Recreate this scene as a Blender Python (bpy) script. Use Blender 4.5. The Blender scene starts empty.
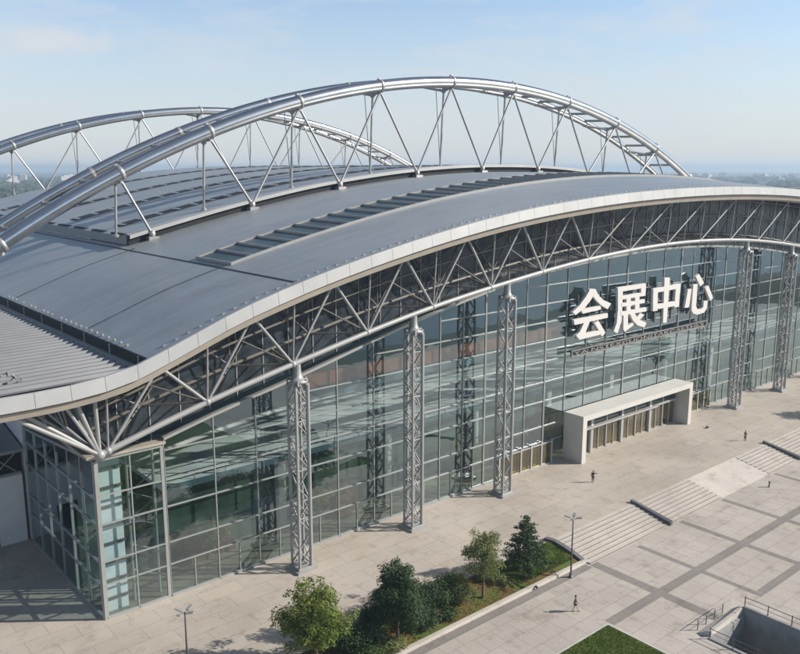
import bpy, math, random
import numpy as np
from mathutils import Vector, Matrix
random.seed(7)
rnd = random.random
def U(a, b): return a + (b - a) * rnd()
R = math.radians
scn = bpy.context.scene
col = scn.collection

# ------------------------------------------------------------------ materials
def mat(name):
    m = bpy.data.materials.new(name); m.use_nodes = True
    nt = m.node_tree
    return m, nt, nt.nodes['Principled BSDF']
def nd(nt, t, **kw):
    n = nt.nodes.new(t)
    for k, v in kw.items(): setattr(n, k, v)
    return n
def world_pos(nt):
    return nd(nt, 'ShaderNodeNewGeometry').outputs['Position']
def noise(nt, vec, scale, detail=4, rough=.55):
    n = nd(nt, 'ShaderNodeTexNoise'); n.inputs['Scale'].default_value = scale
    n.inputs['Detail'].default_value = detail; n.inputs['Roughness'].default_value = rough
    nt.links.new(vec, n.inputs['Vector']); return n.outputs['Fac']
def ramp(nt, fac, stops):
    r = nd(nt, 'ShaderNodeValToRGB'); nt.links.new(fac, r.inputs['Fac'])
    e = r.color_ramp.elements
    while len(e) < len(stops): e.new(.5)
    for k, (p, c) in enumerate(stops):
        e[k].position = p; e[k].color = (*c, 1) if len(c) == 3 else c
    return r.outputs['Color']
def mixc(nt, fac, a, b, mode='MIX'):
    n = nd(nt, 'ShaderNodeMix', data_type='RGBA', blend_type=mode)
    for s, v in (('Factor', fac), ('A', a), ('B', b)):
        sock = [i for i in n.inputs if i.name == s and (i.type == 'RGBA' if s != 'Factor' else i.type == 'VALUE')][0]
        if isinstance(v, (int, float)): sock.default_value = v
        elif isinstance(v, tuple): sock.default_value = (*v, 1)
        else: nt.links.new(v, sock)
    return [o for o in n.outputs if o.type == 'RGBA'][0]
def bump(nt, b, h, strength=.2, dist=.1):
    n = nd(nt, 'ShaderNodeBump'); n.inputs['Strength'].default_value = strength; n.inputs['Distance'].default_value = dist
    nt.links.new(h, n.inputs['Height']); nt.links.new(n.outputs['Normal'], b.inputs['Normal'])
def plain(name, c, rough=.5, metal=0., var=.12, scale=.6, bumps=0., spec=None):
    m, nt, b = mat(name)
    p = world_pos(nt); f = noise(nt, p, scale, 5)
    lo = tuple(x * (1 - var) for x in c); hi = tuple(min(1, x * (1 + var)) for x in c)
    nt.links.new(ramp(nt, f, [(.3, lo), (.7, hi)]), b.inputs['Base Color'])
    b.inputs['Roughness'].default_value = rough; b.inputs['Metallic'].default_value = metal
    if spec is not None: b.inputs['Specular IOR Level'].default_value = spec
    if bumps: bump(nt, b, noise(nt, p, scale * 8, 3), bumps, .05)
    return m

def pavement(name, base, dark, light, slab, joint=.35, rotate=0.):
    m, nt, b = mat(name)
    p = world_pos(nt)
    br = nd(nt, 'ShaderNodeTexBrick'); br.offset = .5
    mp = nd(nt, 'ShaderNodeMapping'); mp.inputs['Rotation'].default_value = (0, 0, rotate)
    nt.links.new(p, mp.inputs['Vector']); nt.links.new(mp.outputs['Vector'], br.inputs['Vector'])
    br.inputs['Scale'].default_value = 1.; br.inputs['Brick Width'].default_value = slab[0]; br.inputs['Row Height'].default_value = slab[1]
    br.inputs['Mortar Size'].default_value = .04; br.inputs['Mortar Smooth'].default_value = .4
    br.inputs['Color1'].default_value = (1, 1, 1, 1); br.inputs['Color2'].default_value = (.93, .93, .94, 1); br.inputs['Mortar'].default_value = (1 - joint,) * 3 + (1,)
    n1 = noise(nt, p, .07, 6, .6); n2 = noise(nt, p, .5, 6, .65); n3 = noise(nt, p, 4., 3, .6)
    c = ramp(nt, n1, [(.32, dark), (.5, base), (.68, light)])
    st = ramp(nt, n2, [(.30, (.72, .69, .66)), (.46, (1, 1, 1)), (.7, (1.0, 1.0, 1.0))])
    c = mixc(nt, .8, c, st, 'MULTIPLY'); c = mixc(nt, 1., c, br.outputs['Color'], 'MULTIPLY')
    g = ramp(nt, n3, [(.3, (.9, .9, .9)), (.7, (1.05, 1.05, 1.05))]); c = mixc(nt, .7, c, g, 'MULTIPLY')
    nt.links.new(c, b.inputs['Base Color']); b.inputs['Roughness'].default_value = .75
    b.inputs['Specular IOR Level'].default_value = .3
    bump(nt, b, n3, .12, .02)
    return m

M = {}
M['pave_up'] = pavement('warm_granite_paving', (.415, .366, .312), (.345, .30, .252), (.47, .418, .36), (4.8, 2.4), .34)
M['pave_low'] = pavement('pale_granite_paving', (.425, .383, .338), (.365, .325, .285), (.485, .44, .392), (2.4, 2.4), .36)
M['stripe'] = pavement('dark_granite_band', (.235, .215, .195), (.20, .18, .165), (.27, .25, .23), (.8, .8), .2)
M['stair'] = pavement('stair_granite', (.50, .46, .41), (.44, .40, .36), (.54, .50, .45), (2.4, 5.), .18)
M['stone'] = plain('portal_stone', (.50, .48, .44), .6, var=.06, scale=.4)
M['white_wall'] = plain('white_panel_wall', (.62, .61, .59), .6, var=.06)
M['concrete'] = plain('concrete', (.45, .44, .42), .8, var=.12, bumps=.2)
M['arch_steel'] = plain('brushed_arch_steel', (.56, .55, .535), .19, 1., .10, .35)
M['rod_steel'] = plain('satin_rod_steel', (.40, .39, .375), .38, .6, .10)
M['paint_steel'] = plain('grey_painted_steel', (.27, .27, .265), .45, .15, .08, .8)
M['paint_light'] = plain('light_painted_steel', (.31, .31, .305), .42, .15, .07, .6)
M['truss_in'] = plain('shaded_truss_steel', (.12, .112, .10), .5, .1, .2)  # steel colour darkened to carry the shade behind the outer truss
M['fascia'] = plain('fascia_panel', (.375, .372, .365), .4, .2, .09, .25)
M['rim'] = plain('fascia_rim', (.34, .305, .255), .5, .1, .08)
M['frame'] = plain('curtain_wall_frame', (.33, .335, .32), .4, .3, .06)
M['dark_metal'] = plain('dark_metal', (.018, .02, .022), .6, 0., .2, spec=.2)
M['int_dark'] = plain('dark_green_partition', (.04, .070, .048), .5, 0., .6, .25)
M['gal_floor'] = plain('gallery_floor', (.74, .76, .76), .5, 0., .45, .12)
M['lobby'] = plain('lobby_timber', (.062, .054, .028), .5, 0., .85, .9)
M['stand'] = plain('display_timber', (.11, .05, .03), .5, 0., .6, .9)
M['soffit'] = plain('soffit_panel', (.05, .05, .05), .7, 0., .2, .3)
M['clerestory'] = plain('clerestory_panel', (.026, .033, .041), .16, .0, .6, .5, .5)
M['lamp_metal'] = plain('lamp_metal', (.12, .12, .13), .45, .5)
M['skyglass'] = plain('roof_glass', (.026, .050, .060), .28, 0., .5, .25, spec=.12)
M['ribs'] = plain('ribbed_eave_metal', (.175, .178, .185), .4, .25, .08, .3)
M['bark'] = plain('bark', (.12, .09, .065), .9, 0., .25, 3., .4)
M['redwood'] = plain('rust_red_panel', (.17, .048, .018), .5, 0., .6, .25)
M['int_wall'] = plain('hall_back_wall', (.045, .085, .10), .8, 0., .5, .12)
M['int_floor'] = plain('hall_floor', (.22, .20, .15), .4, 0., .45, .25)
M['int_white'] = plain('hall_white_panel', (.70, .74, .75), .5, 0., .05)
M['sign_white'] = plain('sign_white', (.56, .545, .52), .45, 0., .02)
M['sign_dark'] = plain('sign_dark_steel', (.05, .055, .06), .5, .3, .2)
M['sign_grey'] = plain('sign_strip_metal', (.25, .24, .22), .45, .3, .1)
M['door_bronze'] = plain('door_backing', (.085, .07, .043), .2, 0., .6, .9)
M['skin'] = plain('skin', (.50, .33, .25), .6)
M['cloth_dark'] = plain('dark_cloth', (.02, .025, .03), .85)
M['cloth_navy'] = plain('navy_cloth', (.03, .04, .06), .85)
M['cloth_grey'] = plain('grey_cloth', (.09, .09, .09), .85)
M['hair'] = plain('black_hair', (.012, .010, .009), .6)
M['shoe'] = plain('shoe_leather', (.03, .028, .026), .5)
M['plant_soil'] = None

def roof_mat():
    m, nt, b = mat('zinc_grey_roof_sheet')
    p = world_pos(nt)
    n1 = noise(nt, p, .035, 5, .6)
    mp = nd(nt, 'ShaderNodeMapping'); mp.inputs['Scale'].default_value = (.05, 1.1, .05)
    nt.links.new(p, mp.inputs['Vector']); n2 = noise(nt, mp.outputs['Vector'], 1., 5, .6)
    c = ramp(nt, n1, [(.3, (.225, .252, .272)), (.7, (.28, .304, .32))])
    c = mixc(nt, .45, c, ramp(nt, n2, [(.3, (.8, .8, .82)), (.7, (1.08, 1.08, 1.08))]), 'MULTIPLY')
    br = nd(nt, 'ShaderNodeTexBrick'); br.offset = .5; nt.links.new(p, br.inputs['Vector']); br.inputs['Scale'].default_value = 1.
    br.inputs['Brick Width'].default_value = 9.; br.inputs['Row Height'].default_value = 1.3; br.inputs['Mortar Size'].default_value = .03; br.inputs['Mortar Smooth'].default_value = .6
    br.inputs['Color1'].default_value = (1, 1, 1, 1); br.inputs['Color2'].default_value = (.90, .90, .91, 1); br.inputs['Mortar'].default_value = (.72, .72, .73, 1)
    c = mixc(nt, 1., c, br.outputs['Color'], 'MULTIPLY')
    n5 = noise(nt, p, .22, 6, .7); c = mixc(nt, .6, c, ramp(nt, n5, [(.32, (.80, .79, .77)), (.48, (1, 1, 1)), (.72, (1.05, 1.05, 1.05))]), 'MULTIPLY')
    nt.links.new(c, b.inputs['Base Color'])
    b.inputs['Metallic'].default_value = .12
    rr = ramp(nt, n2, [(.3, (.33,) * 3), (.7, (.45,) * 3)])
    nt.links.new(rr, b.inputs['Roughness'])
    w = nd(nt, 'ShaderNodeTexWave', wave_type='BANDS', bands_direction='Y'); w.inputs['Scale'].default_value = .55
    nt.links.new(p, w.inputs['Vector'])
    w.inputs['Distortion'].default_value = 0.
    add = nd(nt, 'ShaderNodeMath', operation='ADD'); nt.links.new(w.outputs['Fac'], add.inputs[0]); nt.links.new(n2, add.inputs[1])
    bump(nt, b, add.outputs[0], .22, .06)
    return m
M['roof'] = roof_mat()

def glass_mat(nm='tinted_reflective_glass', tc=(.69, .78, .78, 1), gc=(.78, .93, 1.0, 1), rf0=.20):
    m, nt, b = mat(nm)
    nt.nodes.remove(b)
    out = nt.nodes['Material Output']
    tr = nd(nt, 'ShaderNodeBsdfTransparent'); tr.inputs['Color'].default_value = tc
    gl = nd(nt, 'ShaderNodeBsdfGlossy'); gl.inputs['Color'].default_value = gc; gl.inputs['Roughness'].default_value = .015
    p = world_pos(nt)
    n = noise(nt, p, .22, 2, .5)
    bp = nd(nt, 'ShaderNodeBump'); bp.inputs['Strength'].default_value = .06; bp.inputs['Distance'].default_value = .35
    nt.links.new(n, bp.inputs['Height']); nt.links.new(bp.outputs['Normal'], gl.inputs['Normal'])
    ge = nd(nt, 'ShaderNodeNewGeometry')
    dt = nd(nt, 'ShaderNodeVectorMath', operation='DOT_PRODUCT'); nt.links.new(ge.outputs['Normal'], dt.inputs[0]); nt.links.new(ge.outputs['Incoming'], dt.inputs[1])
    ab = nd(nt, 'ShaderNodeMath', operation='ABSOLUTE'); nt.links.new(dt.outputs['Value'], ab.inputs[0])
    om = nd(nt, 'ShaderNodeMath', operation='SUBTRACT'); om.inputs[0].default_value = 1.; nt.links.new(ab.outputs[0], om.inputs[1])
    pw = nd(nt, 'ShaderNodeMath', operation='POWER'); nt.links.new(om.outputs[0], pw.inputs[0]); pw.inputs[1].default_value = 4.
    ma = nd(nt, 'ShaderNodeMath', operation='MULTIPLY_ADD'); ma.inputs[1].default_value = .66; ma.inputs[2].default_value = rf0
    nt.links.new(pw.outputs[0], ma.inputs[0])
    mx = nd(nt, 'ShaderNodeMixShader'); nt.links.new(ma.outputs[0], mx.inputs['Fac'])
    nt.links.new(tr.outputs[0], mx.inputs[1]); nt.links.new(gl.outputs[0], mx.inputs[2])
    nt.links.new(mx.outputs[0], out.inputs['Surface'])
    return m
M['glass'] = glass_mat()
M['bronze_glass'] = glass_mat('bronze_door_glass', (.76, .72, .55, 1), (.95, .9, .8, 1), .10)

def leaf_mat(name, a, b_, c_):
    m, nt, b = mat(name)
    oi = nd(nt, 'ShaderNodeNewGeometry')
    cc = ramp(nt, oi.outputs['Random Per Island'], [(0., a), (.5, b_), (1., c_)])
    nt.links.new(cc, b.inputs['Base Color']); b.inputs['Roughness'].default_value = .6
    b.inputs['Specular IOR Level'].default_value = .25
    tl = nd(nt, 'ShaderNodeBsdfTranslucent'); nt.links.new(cc, tl.inputs['Color'])
    mx = nd(nt, 'ShaderNodeMixShader'); mx.inputs['Fac'].default_value = .38
    nt.links.new(b.outputs[0], mx.inputs[1]); nt.links.new(tl.outputs[0], mx.inputs[2])
    nt.links.new(mx.outputs[0], nt.nodes['Material Output'].inputs['Surface'])
    return m
M['leaf_bright'] = leaf_mat('bright_leaf', (.09, .135, .024), (.15, .20, .038), (.23, .26, .055))
M['leaf_dark'] = leaf_mat('dark_leaf', (.03, .06, .025), (.05, .09, .038), (.08, .125, .05))
M['leaf_olive'] = leaf_mat('olive_leaf', (.12, .15, .05), (.18, .21, .075), (.25, .27, .10))
M['leaf_shrub'] = leaf_mat('shrub_leaf', (.04, .075, .02), (.065, .11, .03), (.10, .145, .04))
M['leaf_fir'] = leaf_mat('fir_leaf', (.024, .055, .022), (.04, .08, .032), (.06, .11, .042))
M['leaf_far'] = leaf_mat('far_leaf', (.018, .035, .016), (.03, .05, .022), (.045, .065, .028))

def ground_mat(name, stops, s1, s2, bmp=.3, big=None):
    m, nt, b = mat(name)
    p = world_pos(nt); a = noise(nt, p, s1, 6, .6); d = noise(nt, p, s2, 4, .7)
    c = ramp(nt, a, stops)
    c = mixc(nt, .5, c, ramp(nt, d, [(.3, (.6, .6, .6)), (.7, (1.25, 1.25, 1.25))]), 'MULTIPLY')
    nt.links.new(c, b.inputs['Base Color']); b.inputs['Roughness'].default_value = .95
    b.inputs['Specular IOR Level'].default_value = .1
    bump(nt, b, d, bmp, .05)
    return m
M['lawn'] = ground_mat('mown_lawn', [(.3, (.062, .092, .018)), (.7, (.095, .13, .028))], .35, 9.)
M['soil'] = ground_mat('bark_mulch_and_grass', [(.36, (.13, .075, .032)), (.5, (.12, .088, .03)), (.62, (.085, .12, .028))], .22, 5.)
M['land'] = ground_mat('far_fields', [(.3, (.05, .065, .035)), (.5, (.085, .085, .055)), (.66, (.15, .135, .10))], .004, .03)
M['shade_dark_stone'] = plain('shade_toned_stone', (.11, .11, .115), .6, 0., .2, .8)  # stone darkened to carry the shade on cheek walls and pit floor
M['wood'] = plain('woodland_canopy', (.035, .058, .028), .9, 0., .5, .06)
M['nosing'] = plain('step_nosing', (.23, .20, .17), .7, 0., .15)
m_, nt_, b_w = mat('added_water'); b_w.inputs['Base Color'].default_value = (.02, .045, .055, 1); b_w.inputs['Roughness'].default_value = .12
bump(nt_, b_w, noise(nt_, world_pos(nt_), .35, 3, .6), .25, .25); M['water'] = m_
M['pit_concrete'] = plain('shadow_dark_concrete', (.24, .24, .235), .8, 0., .2, .7, .2)  # concrete colour lowered to stand for shadow on the pit walls
M['asphalt'] = ground_mat('asphalt', [(.3, (.05, .05, .05)), (.7, (.065, .065, .065))], .2, 6.)

# ------------------------------------------------------------------ mesh builder
class MB:
    def __init__(s): s.v = []; s.f = []; s.sm = []
    def add(s, vs, fs, smooth=False):
        n = len(s.v); s.v += [tuple(p) for p in vs]
        s.f += [tuple(i + n for i in f) for f in fs]; s.sm += [smooth] * len(fs)
        return s
    def box(s, x0, x1, y0, y1, z0, z1):
        vs = [(x, y, z) for z in (z0, z1) for y in (y0, y1) for x in (x0, x1)]
        return s.add(vs, [(0, 2, 3, 1), (4, 5, 7, 6), (0, 1, 5, 4), (2, 6, 7, 3), (0, 4, 6, 2), (1, 3, 7, 5)])
    def hexa(s, a, b):    # two quads a, b (4 pts each, same order) joined
        return s.add(list(a) + list(b), [(3, 2, 1, 0), (4, 5, 6, 7), (0, 1, 5, 4), (1, 2, 6, 5), (2, 3, 7, 6), (3, 0, 4, 7)])
    def beam(s, p0, p1, w, h, up=(0, 0, 1)):
        p0, p1 = Vector(p0), Vector(p1); d = (p1 - p0).normalized(); u = Vector(up)
        a = d.cross(u)
        if a.length < 1e-4: a = d.cross(Vector((0, 1, 0)))
        a.normalize(); u = a.cross(d).normalized()
        q = lambda p: [p + a * (sx * w / 2) + u * (sz * h / 2) for sx, sz in ((-1, -1), (1, -1), (1, 1), (-1, 1))]
        return s.hexa(q(p0), q(p1))
    def tube(s, pts, r, n=10, caps=True):
        pts = [Vector(p) for p in pts]; m = len(pts)
        rr = r if isinstance(r, (list, tuple)) else [r] * m
        d0 = (pts[1] - pts[0]).normalized()
        ref = Vector((0, 0, 1)) if abs(d0.z) < .9 else Vector((1, 0, 0))
        rings = []
        for k in range(m):
            t = (pts[min(k + 1, m - 1)] - pts[max(k - 1, 0)]).normalized()
            a = t.cross(ref)
            if a.length < 1e-3: a = t.cross(Vector((0, 1, 0)))
            a.normalize(); b = t.cross(a).normalized()
            rings.append([pts[k] + (a * math.cos(2 * math.pi * i / n) + b * math.sin(2 * math.pi * i / n)) * rr[k] for i in range(n)])
        vs = [p for ring in rings for p in ring]; fs = []
        for k in range(m - 1):
            for i in range(n):
                j = (i + 1) % n
                fs.append((k * n + i, k * n + j, k * n + n + j, k * n + n + i))
        s.add(vs, fs, True)
        if caps:
            s.add(rings[0], [tuple(range(n))]); s.add(rings[-1], [tuple(reversed(range(n)))])
        return s
    def lathe(s, prof, c=(0, 0, 0), n=14):
        return s.tube([(c[0], c[1], c[2] + z) for z, r in prof], [r for z, r in prof], n)
    def ball(s, c, r, n=10, m=7, sq=1.):
        vs = []; fs = []
        for i in range(m + 1):
            th = math.pi * i / m
            for j in range(n):
                ph = 2 * math.pi * j / n
                vs.append((c[0] + r * math.sin(th) * math.cos(ph), c[1] + r * math.sin(th) * math.sin(ph), c[2] + r * sq * math.cos(th)))
        for i in range(m):
            for j in range(n):
                k = (j + 1) % n
                fs.append((i * n + j, i * n + n + j, i * n + n + k, i * n + k))
        return s.add(vs, fs, True)
    def grid(s, fn, us, vs_, smooth=True, flip=False):
        P = [fn(u, v) for v in vs_ for u in us]; n = len(us); fs = []
        for j in range(len(vs_) - 1):
            for i in range(n - 1):
                q = (j * n + i, j * n + i + 1, j * n + n + i + 1, j * n + n + i)
                fs.append(tuple(reversed(q)) if flip else q)
        return s.add(P, fs, smooth)
    def sheet(s, fn, us, vs_, th, smooth=True):      # curved sheet with thickness th downwards
        s.grid(fn, us, vs_, smooth)
        lo = lambda u, v: (lambda p: (p[0], p[1], p[2] - th))(fn(u, v))
        s.grid(lo, us, vs_, smooth, True)
        for v, fl in ((vs_[0], True), (vs_[-1], False)):
            P = [fn(u, v) for u in us] + [lo(u, v) for u in us]; n = len(us)
            s.add(P, [(i, i + 1, n + i + 1, n + i) if not fl else (i + 1, i, n + i, n + i + 1) for i in range(n - 1)])
        for u, fl in ((us[0], False), (us[-1], True)):
            P = [fn(u, v) for v in vs_] + [lo(u, v) for v in vs_]; n = len(vs_)
            s.add(P, [(i, i + 1, n + i + 1, n + i) if not fl else (i + 1, i, n + i, n + i + 1) for i in range(n - 1)])
        return s
    def poly(s, pts, y0, y1):           # polygon in (x, z), extruded in y (front y0 < y1)
        n = len(pts)
        area = sum(pts[i][0] * pts[(i + 1) % n][1] - pts[(i + 1) % n][0] * pts[i][1] for i in range(n))
        if area < 0: pts = pts[::-1]
        vs = [(x, y0, z) for x, z in pts] + [(x, y1, z) for x, z in pts]
        fs = [tuple(range(n)), tuple(reversed(range(n, 2 * n)))] + [(i, i + n, (i + 1) % n + n, (i + 1) % n) for i in range(n)]
        return s.add(vs, fs)
    def build(s, name, material, parent=None, loc=None):
        me = bpy.data.meshes.new(name); me.from_pydata(s.v, [], s.f)
        me.polygons.foreach_set('use_smooth', s.sm); me.materials.append(material); me.update()
        o = bpy.data.objects.new(name, me); col.objects.link(o)
        if parent: o.parent = parent
        if loc: o.location = loc
        return o
def empty(name, loc=(0, 0, 0), rz=0):
    o = bpy.data.objects.new(name, None); col.objects.link(o); o.location = loc; o.rotation_euler = (0, 0, rz)
    o.empty_display_size = .5; return o
def tag(o, label=None, cat=None, group=None, kind=None):
    for k, v in (('label', label), ('category', cat), ('group', group), ('kind', kind)):
        if v: o[k] = v
    return o
def copy_tree(o, parent=None):
    c = o.copy(); col.objects.link(c)
    if parent: c.parent = parent
    for ch in list(o.children): copy_tree(ch, c)
    return c
def frange(a, b, step):
    n = max(1, int(round((b - a) / step))); return [a + (b - a) * i / n for i in range(n + 1)]

# ------------------------------------------------------------------ profiles
XM = 80.
def pch(xs, ys):
    xs = np.array(xs, float); ys = np.array(ys, float); d = np.diff(ys) / np.diff(xs); m = np.zeros_like(xs)
    m[1:-1] = (d[:-1] * np.diff(xs)[1:] + d[1:] * np.diff(xs)[:-1]) / (np.diff(xs)[1:] + np.diff(xs)[:-1]); m[0] = d[0]; m[-1] = 0 if abs(d[-1]) < .02 else d[-1]
    def f(x):
        x = min(max(x, xs[0]), xs[-1]); i = min(int(np.searchsorted(xs, x, 'right')) - 1, len(xs) - 2)
        h = xs[i + 1] - xs[i]; t = (x - xs[i]) / h
        return float((2 * t**3 - 3 * t**2 + 1) * ys[i] + (t**3 - 2 * t**2 + t) * h * m[i] + (-2 * t**3 + 3 * t**2) * ys[i + 1] + (t**3 - t**2) * h * m[i + 1])
    return f
_zf = pch([-31, -25, -19.7, -14.8, -8.9, -1.3, 12.2, 28.6, 49.1, 65, 80], [26.5, 26.6, 27.3, 29, 31.2, 33.4, 36.4, 39.1, 41, 41.7, 41.9])
def zf(x): return _zf(XM - abs(x - XM))
def z1(x, y):
    t = min(max((XM - abs(x - XM) + 5) / 80, 0), 1); w = t * t * (3 - 2 * t); b = 1 - min(max((44 - y) / 47, 0), 1)**3
    return zf(x) + 2.3 * w * b
def z2(x): return z1(x, 44) + 1.3
chord = pch([-21.9, -11.6, .4, 16.3, 33.1, 53.9, 75.7, 97.8, 120.7, 141, 160, 182], [18.8, 21.6, 24.3, 27.5, 29.9, 32, 32.8, 32, 29.5, 26.3, 22.6, 18.6])
def topc(x): return zf(x) - 2.15
def head(x):
    if x < -14.2: return 16.9
    t = min(max((x - 5) / 35, 0), 1)
    return chord(x) - (3.4 - 1.9 * t)
YB = 152.

# ------------------------------------------------------------------ BUILDING
hall = empty('convention_center', (0, 0, 0))
tag(hall, 'huge glass-fronted exhibition hall under a curved grey metal roof with silver arches', 'building')

# roof --------------------------------------------------------------
XL, XR = -17.8, 177.8
rf = MB().sheet(lambda x, y: (x, y, z1(x, y)), frange(XL, XR, 2.5), [-2.6, 1, 5, 9, 13, 17, 22, 27, 33, 39, 44.5], .45).build('roof', M['roof'], hall)
for a, b in ((XL, -.2), (160.2, XR)):
    MB().sheet(lambda x, y: (x, y, z1(x, 44)), frange(a, b, 1.8), [44.5, 70, 100, 130, YB], .45).build('roof_slope', M['roof'], rf)
up = MB().sheet(lambda x, y: (x, y, z2(x)), frange(0, 160, 2.5), [44.9, 60, 75, 90, 105, 120, 135, 150], .4).build('raised_roof', M['roof'], rf)
m = MB()
for a, b in zip(frange(0, 160, 2.5)[:-1], frange(0, 160, 2.5)[1:]):
    m.hexa([(a, 44.55, z1(a, 44) - .1), (b, 44.55, z1(b, 44) - .1), (b, 44.88, z1(b, 44) - .1), (a, 44.88, z1(a, 44) - .1)],
           [(a, 44.55, z2(a) - .1), (b, 44.55, z2(b) - .1), (b, 44.88, z2(b) - .1), (a, 44.88, z2(a) - .1)])
m.build('louvre_band', M['dark_metal'], up)
m = MB()
xs = frange(0, 160, 2.5)
m.grid(lambda x, v: (x, 43.9, z2(x) - .32) if v == 0 else ((x, 43.9, z2(x) + .22) if v == 1 else ((x, 45.6, z2(x) + .28) if v == 2 else (x, 45.6, z2(x) + .01))), xs, [0, 1, 2, 3], False)
m.grid(lambda x, v: (x, 43.9 + 1.7 * v, z2(x) - .32 + .33 * v), xs, [0, 1], False, True)
m.build('ridge_kerb', M['fascia'], up)
m = MB()
for y0 in [46.5 + 8.2 * i for i in range(12)]:
    MB().box(.15, .9, y0, y0 + 5.2, z2(0) + .02, z2(0) + .26).build('roof_vent', M['dark_metal'], up)
m.box(-.15, .0, 45, 150, z1(0, 44) + .05, z2(0) - .02)
m.build('roof_step', M['roof'], up)

# rooflights on the raised roof and the long rooflight on the front slope
def rooflight(x0, x1, ya, yb, zfun, step, parent, beam_h=.38, rail=.12):
    us = frange(x0, x1, 2.)
    g = MB().sheet(lambda x, y: (x, y, zfun(x, y) + .10), us, [ya, yb], .08, True).build('rooflight', M['skyglass'], parent)
    m = MB()
    for y in (ya, yb):
        for a, b in zip(us[:-1], us[1:]):
            za, zb = zfun(a, y), zfun(b, y)
            m.hexa([(a, y - rail, za - .05), (b, y - rail, zb - .05), (b, y + rail, zb - .05), (a, y + rail, za - .05)],
                   [(a, y - rail, za + .32), (b, y - rail, zb + .32), (b, y + rail, zb + .32), (a, y + rail, za + .32)])
        m.build('rooflight_kerb', M['paint_steel'], g); m = MB()
    bars = frange(x0, x1, step)
    for x in bars:
        m = MB()
        za, zb = zfun(x, ya), zfun(x, yb)
        m.hexa([(x - .09, ya + rail, za), (x + .09, ya + rail, za), (x + .09, yb - rail, zb), (x - .09, yb - rail, zb)],
               [(x - .09, ya + rail, za + beam_h), (x + .09, ya + rail, za + beam_h), (x + .09, yb - rail, zb + beam_h), (x - .09, yb - rail, zb + beam_h)])
        m.build('rooflight_bar', M['paint_light'], g)
    return g
rooflight(-.3, 118, 13.4, 22.2, z1, 2.95, rf, .36, .13)
def strip(x0, x1, ya, yb, parent):
    g = MB().sheet(lambda x, y: (x, y, z2(x) + .13), frange(x0, x1, 2.5), [ya, yb], .1).build('roof_strip', M['dark_metal'], parent)
    for i, x in enumerate(frange(x0, min(x1, 82), 3.1)[:-1]):
        m = MB(); z = z2(x + .8); s_ = (z2(x + 1.2) - z2(x)) / 1.2
        m.hexa([(x + .3, ya + .1, z - s_ * .5 - .02), (x + .85, ya + .1, z + s_ * .05 - .02), (x + .85, yb - .1, z + s_ * .05 - .02), (x + .3, yb - .1, z - s_ * .5 - .02)],
               [(x + .3, ya + .1, z - s_ * .5 + .2), (x + .85, ya + .1, z + s_ * .05 + .2), (x + .85, yb - .1, z + s_ * .05 + .2), (x + .3, yb - .1, z - s_ * .5 + .2)])
        m.build('roof_hatch', M['roof'], g)
strip(3, 150, 54.5, 57.5, up); strip(3, 150, 75, 78, up); strip(3, 150, 94, 97, up); strip(3, 150, 120, 123, up)
# seams
def seam(pts, w=.11, h=.08, mt='clerestory'):
    m = MB()
    for p, q in zip(pts[:-1], pts[1:]): m.beam(p, q, w, h)
    m.build('roof_seam', M[mt], rf)
seam([(x, 14.0, z1(x, 14) + .03) for x in frange(XL + .6, -.8, 2)])
seam([(x, 41, z1(x, 41) + .03) for x in frange(XL + .6, -.6, 2)])
seam([(-1.3, y, z1(-1.3, y) + .0) for y in frange(-2, 150, 6)], .32, .06, 'dark_metal')
m = MB()
for y in frange(3, 43, 1.6):
    if rnd() < .75: m.box(-17.5, -17.3, y, y + .22, z1(-17.3, y) - .05, z1(-17.3, y) + .15)
m.build('snow_guard', M['paint_light'], rf)
m = MB()
for x in frange(-16, 175, 1.25): m.box(x, x + U(.25, .7), -2.0, -1.8, z1(x, -2) - .1, z1(x + .3, -2) + U(.02, .07))
m.build('gutter_clip', M['roof'], rf)

# left eave: dark step, ledge and ribbed metal
m = MB(); m.box(-17.95, -17.8, -2.3, YB, 26.75, z1(-17.8, 0) - .05); m.build('eave_step', M['dark_metal'], rf)
m = MB()
for y in frange(-1, 148, 7.2): m.box(-18.06, -17.95, y, y + .22, 26.8, z1(-17.8, 0) - .1)
m.build('step_bracket', M['paint_steel'], rf)
m = MB(); m.box(-18.7, -17.96, -2.2, YB, 26.62, 26.8); m.build('eave_ledge', M['fascia'], rf)
m = MB()
ys = []; y = -2.0
while y < 62: ys += [(y, 0), (y + .62, 0), (y + .76, .30), (y + 1.06, .30), (y + 1.2, 0)]; y += 1.42
ys.append((YB, 0))
P = []; fs = []
for yy, dz in ys: P += [(-30.9, yy, 26.42 + dz), (-18.72, yy, 26.60 + dz)]
for i in range(len(ys) - 1): fs.append((2 * i, 2 * i + 1, 2 * i + 3, 2 * i + 2))
m.add(P, fs)
m.box(-30.9, -18.72, -2.0, YB, 26.0, 26.3)
m.build('ribbed_eave', M['ribs'], rf)
m = MB()
for i in range(9):
    a = -29.8 + .9 * (i % 3) + U(0, .3); b = 1. + 1.8 * (i // 3) + U(0, .5); m = MB()
    m.tube([(a, b, 26.55), (a + U(-.5, .5), b + U(-.4, .4), 27.0)], .07, 6); m.box(a - .2, a + .25, b - .3, b + .3, 26.45, 26.55 + U(.15, .3))
    m.build('roof_anchor', M['paint_steel'], rf)

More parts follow.
